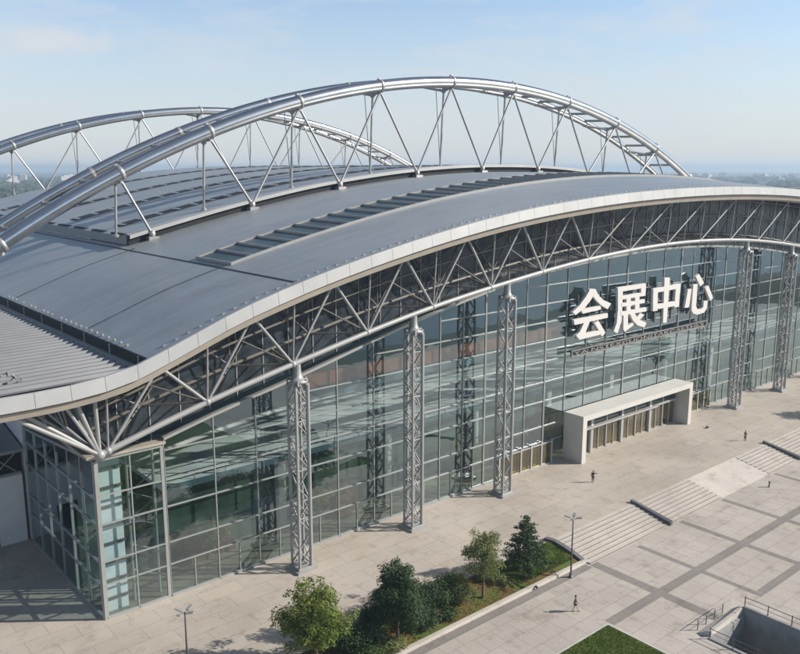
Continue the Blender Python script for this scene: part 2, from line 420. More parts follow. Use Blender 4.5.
# fascia
m = MB(); x = -31.; edges = frange(-31, 191, 3.0)
for a, b in zip(edges[:-1], edges[1:]):
    b2 = b - .035
    pr = lambda x: [(x, -2.62, zf(x) - .02), (x, -3.05, zf(x) + .02), (x, -3.25, zf(x) - 1.28), (x, -2.9, zf(x) - 1.33)]
    m.hexa(pr(a), pr(b2))
m.build('fascia_panel', M['fascia'], rf)
m = MB(); pts = frange(-31, 191, 2.2)
for a, b in zip(pts[:-1], pts[1:]):
    pr = lambda x: [(x, -1.5, zf(x) - 1.38), (x, -2.88, zf(x) - 1.38), (x, -2.6, zf(x) - 2.15), (x, -1.5, zf(x) - 2.15)]
    m.hexa(pr(a), pr(b))
m.build('fascia_rim', M['rim'], rf)
m = MB()
for a, b in zip(pts[:-1], pts[1:]):
    pr = lambda x: [(x, -2.6, zf(x) - .5), (x, -2.85, zf(x) - .5), (x, -2.85, zf(x) - 1.5), (x, -2.6, zf(x) - 1.5)]
    m.hexa(pr(a), pr(b))
m.build('fascia_backing', M['dark_metal'], rf)
m = MB(); m.box(-31.4, -31.0, -3.0, YB, 25.0, 26.5); m.build('side_fascia', M['fascia'], rf)
# soffit under the overhang
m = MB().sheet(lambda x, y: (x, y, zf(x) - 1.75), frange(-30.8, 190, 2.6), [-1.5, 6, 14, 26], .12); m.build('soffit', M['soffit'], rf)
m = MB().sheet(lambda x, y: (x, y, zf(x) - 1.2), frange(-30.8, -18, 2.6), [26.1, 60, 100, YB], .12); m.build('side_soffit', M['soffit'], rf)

# edge truss ------------------------------------------------------------
tr = MB().tube([(x, 0, chord(x)) for x in frange(-21.9, 182, 2.0)], .31, 12).build('edge_truss', M['paint_light'], hall)
MB().tube([(x, -.6, topc(x) + .05) for x in frange(-29, 188, 2.2)], .27, 10).build('top_chord', M['paint_light'], tr)
NB = [-.5 + 10.3 * k for k in range(-2, 18)]
for k, x in enumerate(NB):
    kk = k - 2
    b = (x, 0, chord(x)); t = (x, -.6, topc(x))
    MB().tube([b, t], .11, 8).build('truss_post', M['paint_steel'], tr)
    if k + 1 < len(NB):
        x2 = NB[k + 1]; xm = (x + x2) / 2
        if kk < 5:
            MB().tube([b, (xm, -.6, topc(xm))], .17, 8).build('truss_diagonal', M['paint_light'], tr)
            MB().tube([(xm, -.6, topc(xm)), (x2, 0, chord(x2))], .17, 8).build('truss_diagonal', M['paint_light'], tr)
        else:
            MB().tube([b, (x2, -.6, topc(x2))], .14, 8).build('truss_diagonal', M['paint_light'], tr)
            MB().tube([(xm, 0, chord(xm)), (xm, -.6, topc(xm))], .09, 6).build('truss_post', M['paint_steel'], tr)
for k, x in enumerate(NB):
    MB().ball((x, 0, chord(x)), .4, 10, 7).build('truss_node', M['paint_light'], tr)
# inner plane of the space truss with lateral bracing
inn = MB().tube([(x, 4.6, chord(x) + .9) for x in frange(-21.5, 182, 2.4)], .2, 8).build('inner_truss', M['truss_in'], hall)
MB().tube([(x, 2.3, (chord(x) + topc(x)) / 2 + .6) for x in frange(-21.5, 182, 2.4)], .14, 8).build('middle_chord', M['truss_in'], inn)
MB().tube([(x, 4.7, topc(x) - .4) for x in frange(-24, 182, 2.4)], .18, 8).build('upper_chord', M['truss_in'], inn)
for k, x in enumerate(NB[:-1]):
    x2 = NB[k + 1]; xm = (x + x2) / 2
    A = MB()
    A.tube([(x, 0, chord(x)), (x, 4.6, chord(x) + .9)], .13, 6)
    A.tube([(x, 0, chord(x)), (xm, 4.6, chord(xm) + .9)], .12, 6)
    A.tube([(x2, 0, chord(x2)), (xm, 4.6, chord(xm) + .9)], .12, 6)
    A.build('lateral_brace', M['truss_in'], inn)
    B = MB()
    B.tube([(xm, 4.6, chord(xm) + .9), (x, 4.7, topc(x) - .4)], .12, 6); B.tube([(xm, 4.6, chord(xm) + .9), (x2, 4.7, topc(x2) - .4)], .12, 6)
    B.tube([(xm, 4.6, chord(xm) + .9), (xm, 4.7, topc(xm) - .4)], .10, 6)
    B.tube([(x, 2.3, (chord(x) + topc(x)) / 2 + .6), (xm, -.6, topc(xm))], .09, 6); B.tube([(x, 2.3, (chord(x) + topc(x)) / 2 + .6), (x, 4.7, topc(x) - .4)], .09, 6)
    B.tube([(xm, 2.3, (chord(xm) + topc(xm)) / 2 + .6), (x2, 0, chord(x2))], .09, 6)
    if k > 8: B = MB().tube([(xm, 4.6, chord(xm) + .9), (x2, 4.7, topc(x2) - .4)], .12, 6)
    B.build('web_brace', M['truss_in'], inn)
# clerestory behind the truss
m = MB()
pts = frange(-21, 181, 2.4)
for a, b in zip(pts[:-1], pts[1:]):
    m.hexa([(a, 5.6, head(a) + .1), (b, 5.6, head(b) + .1), (b, 5.8, head(b) + .1), (a, 5.8, head(a) + .1)], [(a, 5.6, zf(a) - 1.9), (b, 5.6, zf(b) - 1.9), (b, 5.8, zf(b) - 1.9), (a, 5.8, zf(a) - 1.9)])
cl = m.build('clerestory', M['clerestory'], hall)
m = MB()
for x in frange(-18, 180, 3.4): m.box(x - .06, x + .06, 5.5, 5.58, head(x) + .1, zf(x) - 1.95)
m.build('clerestory_post', M['paint_steel'], cl)
# corner node with the fan of eave struts
cn = MB().ball((-21.9, 0, 18.8), .5, 12, 8).build('corner_node', M['paint_light'], hall)
for e, r in (((-30.6, -2.2, 25.1), .2), ((-29.6, -.2, 25.1), .2), ((-28.6, 4, 25.0), .14), ((-25.4, -1.2, 25.0), .15), ((-24.2, -1.0, 25.1), .2), ((-22.3, -.8, 25.2), .2), ((-27, 8, 25), .14), ((-22.4, 9.5, 25.2), .16)):
    MB().tube([(-21.9, 0, 18.8), e], r, 8).build('eave_strut', M['paint_light'], cn)
# side truss
def sz(y): return 18.8 - 2.5 * min(y / 24., 1)
sd = MB().tube([(-21.9, y, sz(y)) for y in frange(0, 150, 3)], .28, 8).build('side_truss', M['paint_steel'], hall)
MB().tube([(-24.2, y, 25.0) for y in frange(-1, 150, 6)], .2, 8).build('top_chord', M['paint_steel'], sd)
SY = frange(0, 60, 7.5)
for a, b in zip(SY[:-1], SY[1:]):
    c = (a + b) / 2
    MB().tube([(-21.9, a, sz(a)), (-24.2, c, 25.0), (-21.9, b, sz(b))], .13, 6).build('truss_diagonal', M['paint_steel'], sd)
    MB().tube([(-21.9, a, sz(a)), (-30.4, c, 25.6)], .13, 6).build('eave_strut', M['paint_light'], sd)
    MB().tube([(-21.9, b, sz(b)), (-24.2, b, 25.0)], .11, 6).build('truss_post', M['paint_steel'], sd)

# lattice columns -------------------------------------------------------
def lattice_column(x):
    top = chord(x) - 2.3; h = .78
    c = MB(); c.box(x - 1.35, x + 1.35, -1.35, 1.35, 0.0, .28); c.box(x - 1.05, x + 1.05, -1.05, 1.05, .28, .5)
    base = c.build('lattice_column', M['paint_light'], hall)
    for sx in (-1, 1):
        for sy in (-1, 1):
            MB().tube([(x + sx * h, sy * h, .5), (x + sx * h, sy * h, top)], .23 if sx > 0 and sy < 0 else .16, 10).build('column_chord', M['paint_light'], base)
    m = MB(); n = int((top - .6) / 1.9); zs = [.7 + (top - 1.1) * i / n for i in range(n + 1)]
    F = [((-h, -h), (h, -h)), ((h, -h), (h, h)), ((h, h), (-h, h)), ((-h, h), (-h, -h))]
    for fi, (p, q) in enumerate(F):
        for i in range(n):
            a, b = (p, q) if (i + fi) % 2 else (q, p)
            m.tube([(x + a[0], a[1], zs[i]), (x + b[0], b[1], zs[i + 1])], .085, 6, False)
            if i % 3 == 0: m.tube([(x + b[0], b[1], zs[i]), (x + a[0], a[1], zs[i + 1])], .06, 6, False)
            if i % 3 == 0: m.tube([(x + p[0], p[1], zs[i]), (x + q[0], q[1], zs[i])], .06, 6, False)
    m.build('column_lacing', M['paint_steel'], base)
    m = MB(); m.lathe([(0, .5), (.1, 1.15), (.35, 1.2), (.45, .75), (.9, .5), (1.6, .42), (2.1, .42)], (x, 0, top), 16)
    for a in range(6):
        an = a * math.pi / 3; m.box(x + 1.1 * math.cos(an) - .12, x + 1.1 * math.cos(an) + .12, 1.1 * math.sin(an) - .12, 1.1 * math.sin(an) + .12, top - .12, top + .5)
    m.build('column_capital', M['paint_light'], base)
    m = MB()
    for sx in (-1, 1):
        for sy in (-1, 1):
            m.tube([(x + sx * h, sy * h, top - 1.2), (x + sx * .35, sy * .35, top + .2)], .1, 6)
    m.build('column_strut', M['paint_steel'], base)
COLX = [0., 16.9, 33.6, 98.6, 117.2, 134.5]
for x in COLX: lattice_column(x)

# curtain wall ----------------------------------------------------------
YG = 3.8
LV = [3.7, 6.2, 10.2, 13.2, 16.4, 19.5, 22.4, 25.2, 28.0, 30.6]
def pane(mg, a, b, z0, z1a, z1b, y, axis='x'):
    t = U(-.007, .007) * (b - a); s_ = U(-.007, .007) * 3
    if axis == 'x':
        mg.add([(a, y + t, z0), (b, y - t, z0), (b, y - t + s_, z1b), (a, y + t + s_, z1a)], [(0, 1, 2, 3)])
    else:
        mg.add([(y + t, a, z0), (y - t, b, z0), (y - t + s_, b, z1b), (y + t + s_, a, z1a)], [(3, 2, 1, 0)])
def bay(xs, half=True, heavy=(), skip=None):
    fr = MB(); mg = MB()
    for i, x in enumerate(xs):
        w = .2 if i in heavy else .055
        z0 = 0 if skip is None or not (skip[0] < x < skip[1]) else 7.7
        fr.box(x - w, x + w, YG - .12, YG + .1, z0, head(x) - .02)
    for a, b in zip(xs[:-1], xs[1:]):
        lv = [0] + [z for z in LV if z < min(head(a), head(b)) - .9]
        for j, z in enumerate(lv):
            if skip and skip[0] < (a + b) / 2 < skip[1] and z < 7.3: continue
            h_ = .14 if z == 0 else .055
            if z == 0: fr.box(a + .08, b - .08, YG - .16, YG + .12, 0, .3)
            else: fr.box(a + .06, b - .06, YG - .15, YG + .06, z - h_, z + h_)
            zt = lv[j + 1] if j + 1 < len(lv) else None
            pane(mg, a, b, z + .05, zt if zt else head(a), zt if zt else head(b), YG)
            if z == 0 and half and not (skip and skip[0] < (a + b) / 2 < skip[1]):
                c = (a + b) / 2; fr.box(c - .05, c + .05, YG - .12, YG + .05, .3, 3.6)
        if skip and skip[0] < (a + b) / 2 < skip[1]:
            zt = [z for z in lv if z > 7.3]
            pane(mg, a, b, 7.3, zt[0], zt[0], YG)
        p = lambda x: [(x, YG - .3, head(x) - .02), (x, YG + .25, head(x) - .02), (x, YG + .25, head(x) + .3), (x, YG - .3, head(x) + .3)]
        fr.hexa(p(a), p(b))
    f = fr.build('glazing_bay', M['frame'], hall)
    mg.build('glass_panes', M['glass'], f)
    return f
bay([-21.1, -17.7, -14.3], False, (0, 2)); bay([-14.1, -8.4, -3.2, 2.2], True); bay([2.35, 8.0, 13.6, 19.2], True); bay([19.35, 24.9, 29.2, 33.5], True)
SK = (51.2, 83.4)
bay([33.65, 37.8, 42.1, 46.5], False); bay([46.65, 51.4, 56.4, 61.6, 66.8], False, (), SK); bay([66.95, 72.2, 77.6, 83.0], False, (), SK)
bay([83.15, 87.1, 91, 95, 98.6], False); bay([98.75, 103.4, 108, 112.6, 117.2], True); bay([117.35, 122, 126.5, 131, 136], True); bay([136.2, 142, 148, 154, 160, 166, 172, 177], True)
# corner soffit beam
m = MB(); m.box(-21.9, -14.0, 3.3, 4.4, 17.22, 17.5); m.box(-22.1, -21.3, 3.2, 26, 17.3, 17.6) ; m.build('soffit_beam', M['rim'], hall)
# side glazing
def side_head(y): return 16.9 - 2.4 * min((y - 3.8) / 22, 1)
fr = MB(); mg = MB(); ysd = [3.9, 7.6, 11.5, 15.4, 19.3, 23.2, 27.0]
for i, y in enumerate(ysd): fr.box(-21.42, -21.14, y - .08, y + .08, 0, side_head(y))
for a, b in zip(ysd[:-1], ysd[1:]):
    lv = [0, 3.7, 6.2, 10.2, 13.0]
    for j, z in enumerate(lv):
        fr.box(-21.45, -21.15, a + .09, b - .09, max(z - .08, 0), z + .08 if z else .3)
        zt = lv[j + 1] if j + 1 < len(lv) else None
        pane(mg, a, b, z + .05, zt or side_head(a), zt or side_head(b), -21.3, 'y')
    fr.hexa([(-21.45, a, side_head(a)), (-21.1, a, side_head(a)), (-21.1, a, side_head(a) + .3), (-21.45, a, side_head(a) + .3)], [(-21.45, b, side_head(b)), (-21.1, b, side_head(b)), (-21.1, b, side_head(b) + .3), (-21.45, b, side_head(b) + .3)])
f = fr.build('side_glazing', M['frame'], hall); mg.build('glass_panes', M['glass'], f)
m = MB(); m.box(-21.36, -21.16, 3.9, 30, side_head(30) + .35, 25); m.build('side_gable', M['clerestory'], hall)
# interior
m = MB(); m.box(-21.0, 178, 4.1, 27.6, -.3, .03); m.build('hall_floor', M['int_floor'], hall)
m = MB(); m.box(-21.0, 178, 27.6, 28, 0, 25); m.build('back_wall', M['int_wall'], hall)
m = MB(); m.box(-12, 178, 9.5, 27.5, 9.5, 10.0); gal = m.build('gallery', M['gal_floor'], hall)
m = MB(); m.box(-12, 178, 9.38, 9.49, 9.3, 10.02); m.build('gallery_edge', M['int_wall'], gal)
m = MB()
for x in frange(-12, 170, 4): m.box(x - .05, x + .05, 9.55, 9.65, 10.0, 11.0)
m.box(-12, 178, 9.54, 9.66, 11.0, 11.1); m.build('gallery_rail', M['paint_steel'], gal)
for x in frange(4, 160, 16.8):
    m = MB(); m.box(x - .5, x + .5, 10.2, 11.2, .03, 9.5); m.build('hall_column', M['concrete'], hall)
m = MB(); m.box(4, 50.5, 4.4, 4.9, 19.65, 21.2); m.build('red_beam', M['redwood'], hall)
m = MB(); m.box(-20.6, -18.3, 5.0, 5.2, .03, 16.5); sh = m.build('corner_shaft', M['int_white'], hall)
m = MB()
for z in frange(1.5, 15.5, 2.0): m.box(-20.7, -18.2, 4.75, 4.98, z - .12, z + .12)
m.build('shaft_rung', M['truss_in'], sh)
m = MB()
for z in frange(0.5, 15, 3): m.tube([(-17.4, 5.6, z), (-14.6, 5.6, z + 1.5), (-17.4, 5.6, z + 3)], .1, 6)
for x in (-17.4, -14.6): m.tube([(x, 5.6, .03), (x, 5.6, 16.5)], .16, 8)
m.build('wind_brace', M['paint_light'], hall)
for x, y, s_ in ((-8, 9.6, .8), (-4.4, 9.9, .6), (14.5, 9.6, .7), (12.0, 8.4, .6)):   # display stands on the hall floor
    m = MB(); m.box(x - 1.6 * s_, x + 1.6 * s_, y - .7, y + .7, .03, 1.1); m.box(x - 1.4 * s_, x + 1.4 * s_, y + .3, y + .45, 1.1, 2.8)
    o = m.build('display_stand', M['stand'], None); tag(o, 'brown display stand inside the hall behind the glass', 'stand', 'display stands inside the hall')
# outer walls at right and back
m = MB(); m.box(177.4, 178, 4, YB, 0, 25); m.box(-21, 178, YB - .8, YB - .2, 0, 26); m.box(-21.3, -21, 28, YB - .9, 0, 25.0); m.build('outer_wall', M['white_wall'], hall)

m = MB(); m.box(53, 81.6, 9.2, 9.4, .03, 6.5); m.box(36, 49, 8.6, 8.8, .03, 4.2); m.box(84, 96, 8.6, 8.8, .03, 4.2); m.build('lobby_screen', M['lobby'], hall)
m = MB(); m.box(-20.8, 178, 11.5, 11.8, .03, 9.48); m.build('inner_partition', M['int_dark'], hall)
for i, x in enumerate(frange(-11, 120, 5.6)):
    m = MB(); m.box(x, x + 3.6, 11.3, 11.48, .3, 3.2 + (i % 3) * .6); m.build('inner_shopfront', M[('door_bronze', 'clerestory', 'int_wall', 'int_dark')[(i * 7) % 4]], hall)
for x in frange(-11, 120, 8.4):
    m = MB(); m.box(x, x + .35, 9.6, 27, 9.1, 9.48); m.build('gallery_beam', M['truss_in'], gal)
# entrance doors beside the portal
def doors(x0, x1, n):
    m = MB(); w = (x1 - x0) / n
    for i in range(n + 1): m.box(x0 + i * w - .14, x0 + i * w + .14, YG - .5, YG - .22, .02, 3.9)
    m.box(x0 - .2, x1 + .2, YG - .52, YG - .3, 3.5, 3.64); m.box(x0 - .1, x1 + .1, YG - .6, YG - .2, .02, .18)
    f = m.build('side_entrance', M['fascia'], hall)
    for i in range(n):
        d = MB(); d.box(x0 + i * w + .16, x0 + (i + 1) * w - .16, YG - .40, YG - .34, .2, 3.45); d.build('door', M['bronze_glass'], f)
doors(36.6, 48.4, 5); doors(84.6, 95.6, 5)
# portal
m = MB(); m.box(51.5, 52.5, -.1, 3.6, 0, 6.75); m.box(82.0, 83.0, -.1, 3.6, 0, 6.75); m.box(51.5, 83.0, -.1, 3.6, 6.752, 7.6)
po = m.build('entrance_portal', M['stone'], hall)
px = frange(52.8, 81.7, 4.13)
m = MB()
for i, x in enumerate(px):
    w = .3 if i % 2 == 1 else .1
    m.box(x - w, x + w, 2.1 if w > .2 else 2.3, 2.75, .02, 6.58)
m.box(52.75, 75, 1.6, 2.28, 4.3, 4.6); m.box(75, 81.7, 2.0, 2.28, 4.3, 4.6); m.box(52.75, 81.7, 2.3, 2.8, .02, .15)
pf = m.build('portal_frame', M['fascia'], po)
for a, b in zip(px[:-1], px[1:]):
    for q in range(2):
        c, d = a + .32 + q * (b - a - .6) / 2, a + .28 + (q + 1) * (b - a - .6) / 2
        D = MB(); D.box(c, d - .05, 2.50, 2.56, .2, 4.25); D.build('portal_door', M['bronze_glass'], po)
    G = MB(); G.box(a + .32, b - .32, 2.46, 2.50, 4.65, 6.5); G.build('transom_light', M['skyglass'], po)
    mm = MB(); c = (a + b) / 2; mm.box(c - .07, c + .07, 2.38, 2.49, .15, 4.3); mm.build('door_post', M['fascia'], po)

# arches ----------------------------------------------------------------
RA = 172.
def za(x, x0=74.): return 61.4 - (RA - math.sqrt(RA * RA - (x - x0)**2))
NX = [-17.5, -.7, 13.8, 30.4, 47.7, 65.4, 83, 100.8, 119, 136, 152]
SX = [None, 3.4, 20.6, 38.2, 56.2, 73.8, 91.0, 108.6, 126.6, 143.6]
def xo(x): return -1.7 - 2.9 * min(max((x + 20) / 160, 0), 1)
def arch(y0, dy=5.6):
    ft = MB().tube([(x, y0, za(x)) for x in frange(-30.5, 178.5, 2.2)], 1.05, 24).build('roof_arch', M['arch_steel'], hall)
    rt = MB().tube([(x + xo(x), y0 + dy, za(x)) for x in frange(-28, 178.5, 2.2)], .8, 20).build('rear_tube', M['arch_steel'], ft)
    for x in frange(-26, 174, 5.75):
        n = min(abs(x - q) for q in NX)
        MB().tube([(x, y0 + .6, za(x) - .1), (x + xo(x) * .8, y0 + dy - .4, za(x + .8 * .0) - .1)], .27, 8).build('arch_rung', M['paint_light'], ft)
    for k, x in enumerate(NX):
        t = Vector((1, 0, -(x - 74) / math.sqrt(RA * RA - (x - 74)**2))).normalized(); p = Vector((x, y0, za(x)))
        m = MB().tube([p - t * .32, p - t * .2, p + t * .2, p + t * .32], [1.1, 1.2, 1.2, 1.1], 24)
        u = Vector((-t.z, 0, t.x)); m.beam(p + u * .9, p + u * 1.35, .5, .5, (1, 0, 0))
        m.build('arch_collar', M['rod_steel'], ft)
        if x + xo(x) > -26:
            p2 = Vector((x + xo(x), y0 + dy, za(x))); m = MB().tube([p2 - t * .25, p2 + t * .25], .86, 20); m.build('arch_collar', M['rod_steel'], ft)
        nb = (x + .2, y0 + 2.4, za(x) - 1.45)
        m = MB(); m.tube([(x, y0, za(x) - .8), nb], .32, 8); m.tube([(x + xo(x), y0 + dy, za(x) - .6), nb], .25, 8); m.ball(nb, .5, 10, 6)
        m.tube([(x, y0, za(x) - .7), (x, y0 - .0, za(x) - 1.5)], .4, 8)
        m.build('node_bracket', M['rod_steel'], ft)
        if 0 < k < 10 and za(x) - z2(x) > 3:
            rz = z2(x)
            MB().tube([nb, (x, y0 + 3, rz + .1)], .19, 8).build('hanger', M['rod_steel'], ft)
            MB().tube([(x, y0 + 3, rz), (x, y0 + 3, rz + .35)], .45, 10).build('hanger_foot', M['rod_steel'], ft)
            if k > 2: MB().tube([(x + xo(x) * .3, y0 + dy * .6, za(x) - 1.0), (x, y0 + 3, rz + .3)], .075, 6).build('stay', M['rod_steel'], ft)
    for k, sx in enumerate(SX):
        if sx is None: continue
        zz = z2(sx) - .55; f = Vector((sx, y0 - .5, zz))
        for q in ((k,) if k == 1 else (k, k + 1)):
            if q >= len(NX): continue
            x = NX[q]
            if za(x) - 1 < zz + 1: continue
            MB().tube([(x, y0 - .05, za(x) - 1.0), f], .21, 8).build('diagonal_strut', M['rod_steel'], ft)
        m = MB(); m.ball(f, .55, 10, 7); m.box(sx - .8, sx + .8, y0 - 1.3, y0 - .12, z1(sx, 43) - .2, z1(sx, 43) + .35)
        m.build('strut_foot', M['rod_steel'], ft)
arch(44.4); arch(148.8)

# ------------------------------------------------------------------ SIGN
CX, CY, F_, H_ = 400., 327., 812., 45.
pit = math.atan((327 - 168.) / F_)
fx, fy = math.cos(R(49.6808)), math.sin(R(49.6808))
FW = Vector((fx * math.cos(pit), fy * math.cos(pit), -math.sin(pit))); RT = Vector((fy, -fx, 0)); DN = FW.cross(RT)
CAM = Vector((-47.107, -72.871, 45.))
def on_y(u, v, Y):
    d = RT * (u - CX) + DN * (v - CY) + FW * F_
    p = CAM + d * ((Y - CAM.y) / d.y); return (p.x, p.z)
YS = 2.5
sign = empty('wall_sign', (51.7, YS, 18.5)); tag(sign, 'raised white four-character sign with dark bars added for its reflection high on the glass facade', 'sign')
c2 = lambda P: [on_y(560 + x / 8.178, 270 + y / 8.175, YS) for x, y in P]
c3 = lambda P: [on_y(640 + x / 8.175, 265 + y / 8.175, YS) for x, y in P]
GL = [
 [c2(p) for p in (
  [(232, 152), (285, 155), (275, 192), (240, 250), (195, 308), (120, 367), (95, 343), (150, 290), (205, 215), (232, 168)],
  [(262, 172), (285, 160), (305, 205), (345, 243), (410, 273), (382, 319), (335, 292), (290, 250), (255, 205)],
  [(162, 320), (322, 292), (328, 320), (178, 356)],
  [(103, 405), (382, 352), (382, 388), (112, 448)],
  [(190, 425), (236, 415), (196, 520), (150, 568), (122, 532), (152, 505)],
  [(140, 528), (335, 486), (346, 520), (150, 568)],
  [(272, 432), (306, 413), (362, 512), (332, 543), (304, 486)])],
 [c2(p) for p in (
  [(465, 142), (506, 136), (502, 300), (494, 420), (462, 517), (431, 500), (456, 430), (466, 320)],
  [(480, 140), (694, 108), (693, 142), (480, 178)],
  [(655, 128), (694, 120), (690, 206), (655, 212)],
  [(490, 213), (690, 178), (690, 209), (490, 242)],
  [(535, 225), (570, 220), (570, 350), (535, 355)], [(605, 212), (640, 206), (640, 335), (605, 342)],
  [(494, 270), (684, 238), (684, 268), (494, 300)], [(490, 340), (697, 304), (697, 336), (490, 372)],
  [(510, 360), (546, 355), (546, 452), (584, 428), (592, 448), (520, 504), (508, 482)],
  [(645, 350), (680, 365), (640, 408), (608, 396)],
  [(562, 358), (600, 352), (632, 402), (697, 430), (680, 468), (622, 450), (586, 410)])],
 [c3(p) for p in (
  [(193, 105), (237, 102), (210, 470), (180, 473)],
  [(100, 193), (138, 187), (134, 372), (96, 377)], [(286, 158), (325, 150), (308, 340), (274, 346)],
  [(100, 193), (325, 150), (322, 188), (100, 230)], [(98, 326), (312, 288), (308, 328), (97, 366)])],
 [c3(p) for p in (
  [(384, 200), (414, 194), (392, 345), (357, 350)],
  [(428, 160), (463, 154), (450, 335), (462, 361), (490, 360), (510, 342), (513, 295), (544, 291), (540, 350), (516, 388), (462, 405), (428, 396), (413, 370), (415, 330)],
  [(447, 92), (474, 71), (516, 146), (485, 173)], [(523, 182), (551, 167), (589, 268), (567, 292)])]]
for gl in GL:
    m = MB()
    for i, p in enumerate(gl): m.poly(p, YS - .2 - .006 * i, YS + .22 + .004 * i)
    g = m.build('sign_character', M['sign_white'], None)
    x0 = min(p[0] for s_ in gl for p in s_); x1_ = max(p[0] for s_ in gl for p in s_); zc0 = min(p[1] for s_ in gl for p in s_); zc1 = max(p[1] for s_ in gl for p in s_)
    g.parent = sign; g.matrix_parent_inverse = Matrix.Translation(sign.location).inverted()
    b = MB()
    for q in (.2, .5, .8):
        xx = x0 + (x1_ - x0) * q; b.box(xx - .12, xx + .12, YS + .3, YS + .6, zc0 + .4, zc1 - .8)
    for q in (.25, .45, .75):
        zz = zc0 + (zc1 - zc0) * q; b.box(x0 + .4, x1_ - .5, YS + .6, YS + .85, zz - .13, zz + .13)
    bo = b.build('sign_reflection_bar', M['sign_dark'], None); bo.parent = g  # dark bars added for the letters' dark reflection in the glass
# lettered strip below
xa, xb, za_, zb_ = 51.2, 90.6, 16.5, 17.6
m = MB(); m.box(xa, xb, YS - .12, YS + .12, za_, za_ + .14); m.box(xa, xb, YS - .12, YS + .12, zb_ - .14, zb_); m.box(xa, xa + .14, YS - .12, YS + .12, za_ + .14, zb_ - .14); m.box(xb - .14, xb, YS - .12, YS + .12, za_ + .14, zb_ - .14)
for x in frange(xa + 4, xb - 4, 5): m.box(x - .05, x + .05, YS + .02, YS + .1, za_ + .14, zb_ - .14)
st = m.build('lettered_strip', M['sign_grey'], None); st.parent = sign; st.matrix_parent_inverse = Matrix.Translation(sign.location).inverted()
m = MB(); m.box(xa + .1, xb - .1, YS + .16, YS + .26, za_ + .1, zb_ - .1); o = m.build('strip_backing', M['clerestory'], st)
cu = bpy.data.curves.new('strip_lettering', 'FONT'); cu.body = 'YA NSTEXCUONITAKCALTHLV'; cu.size = .95; cu.extrude = .02; cu.align_x = 'LEFT'
tob = bpy.data.objects.new('strip_lettering', cu); col.objects.link(tob)
bpy.context.view_layer.update()
me = bpy.data.meshes.new_from_object(tob.evaluated_get(bpy.context.evaluated_depsgraph_get()))
bpy.data.objects.remove(tob)
w = max(v.co.x for v in me.vertices); sc_ = (xb - xa - 1.2) / w
for v in me.vertices:
    x, y, z = v.co; v.co = (xa + .6 + x * sc_, YS - z * 1. - .02, za_ + .24 + y * .9)
me.materials.clear(); me.materials.append(M['sign_grey'])
lo = bpy.data.objects.new('strip_lettering', me); col.objects.link(lo); lo.parent = st
m = MB()
for x in frange(xa + 1, xb - 1, 6.2): m.box(x - .1, x + .1, YS + .26, YG - .1, za_ + .5, za_ + .8)
m.build('strip_bracket', M['sign_dark'], st)

# ------------------------------------------------------------------ ANNEX at left
an = empty('annex_building', (-34, 40, 0)); tag(an, 'low white annex with dark braced band in shade left of the glass hall', 'building')
def apart(mb, n, mt, par=an):
    o = mb.build(n, M[mt], None); o.parent = par
    if par is an: o.matrix_parent_inverse = Matrix.Translation(an.location).inverted()
    return o
apart(MB().box(-60, -21.7, 28, 60, 0, 8.6), 'wall', 'white_wall')
bd = apart(MB().box(-60, -21.9, 28.4, 60, 8.6, 11.6), 'braced_band', 'dark_metal')
for a in frange(-58, -25, 3.4):
    apart(MB().tube([(a, 28.3, 8.7), (a + 3.0, 28.3, 11.5)], .09, 6), 'cross_brace', 'paint_steel', bd); apart(MB().tube([(a + 3.0, 28.25, 8.7), (a, 28.25, 11.5)], .09, 6), 'cross_brace', 'paint_steel', bd)
apart(MB().box(-60, -21.8, 27.9, 28.38, 8.6, 8.95), 'sill', 'paint_steel')
m = MB(); m.hexa([(-60, 27.2, 11.6), (-21.6, 27.2, 11.6), (-21.6, 60, 11.6), (-60, 60, 11.6)], [(-60, 27.2, 12.0), (-21.6, 27.2, 12.0), (-21.6, 60, 17.), (-60, 60, 17.)]); apart(m, 'roof', 'roof')
apart(MB().box(-27.6, -24.9, 27.93, 27.99, 0.02, 3.4), 'door', 'dark_metal')

# ------------------------------------------------------------------ GROUND
ZL = -1.2
m = MB()
for x0, x1, y0, y1 in ((-9000, 9000, -36.8, 9000), (-9000, 9000, -9000, -46.7), (-9000, 24.2, -46.7, -36.8), (31.2, 9000, -46.7, -36.8)):
    m.add([(x0, y0, -1.75), (x1, y0, -1.75), (x1, y1, -1.75), (x0, y1, -1.75)], [(0, 1, 2, 3)])
g = m.build('ground', M['land']); tag(g, kind='structure')
# upper terrace
m = MB(); m.box(-130, 230, -13.9, 200, -1.7, 0); m.box(-130, -14.5, -18.6, -13.9, -1.7, -.004); o = m.build('upper_plaza', M['pave_up']); tag(o, kind='structure')
# lower plaza around the sunken opening
PX0, PX1, PY0, PY1 = 24.4, 31.0, -46.5, -37.0
m = MB()
for x0, x1, y0, y1 in ((-130, 230, PY1, -13.0), (-130, PX0, -74, PY1), (PX1, 230, -74, PY1), (PX0, PX1, -74, PY0)):
    m.add([(x0, y0, ZL), (x1, y0, ZL), (x1, y1, ZL), (x0, y1, ZL)], [(0, 1, 2, 3)])
o = m.build('lower_plaza', M['pave_low']); tag(o, kind='structure')
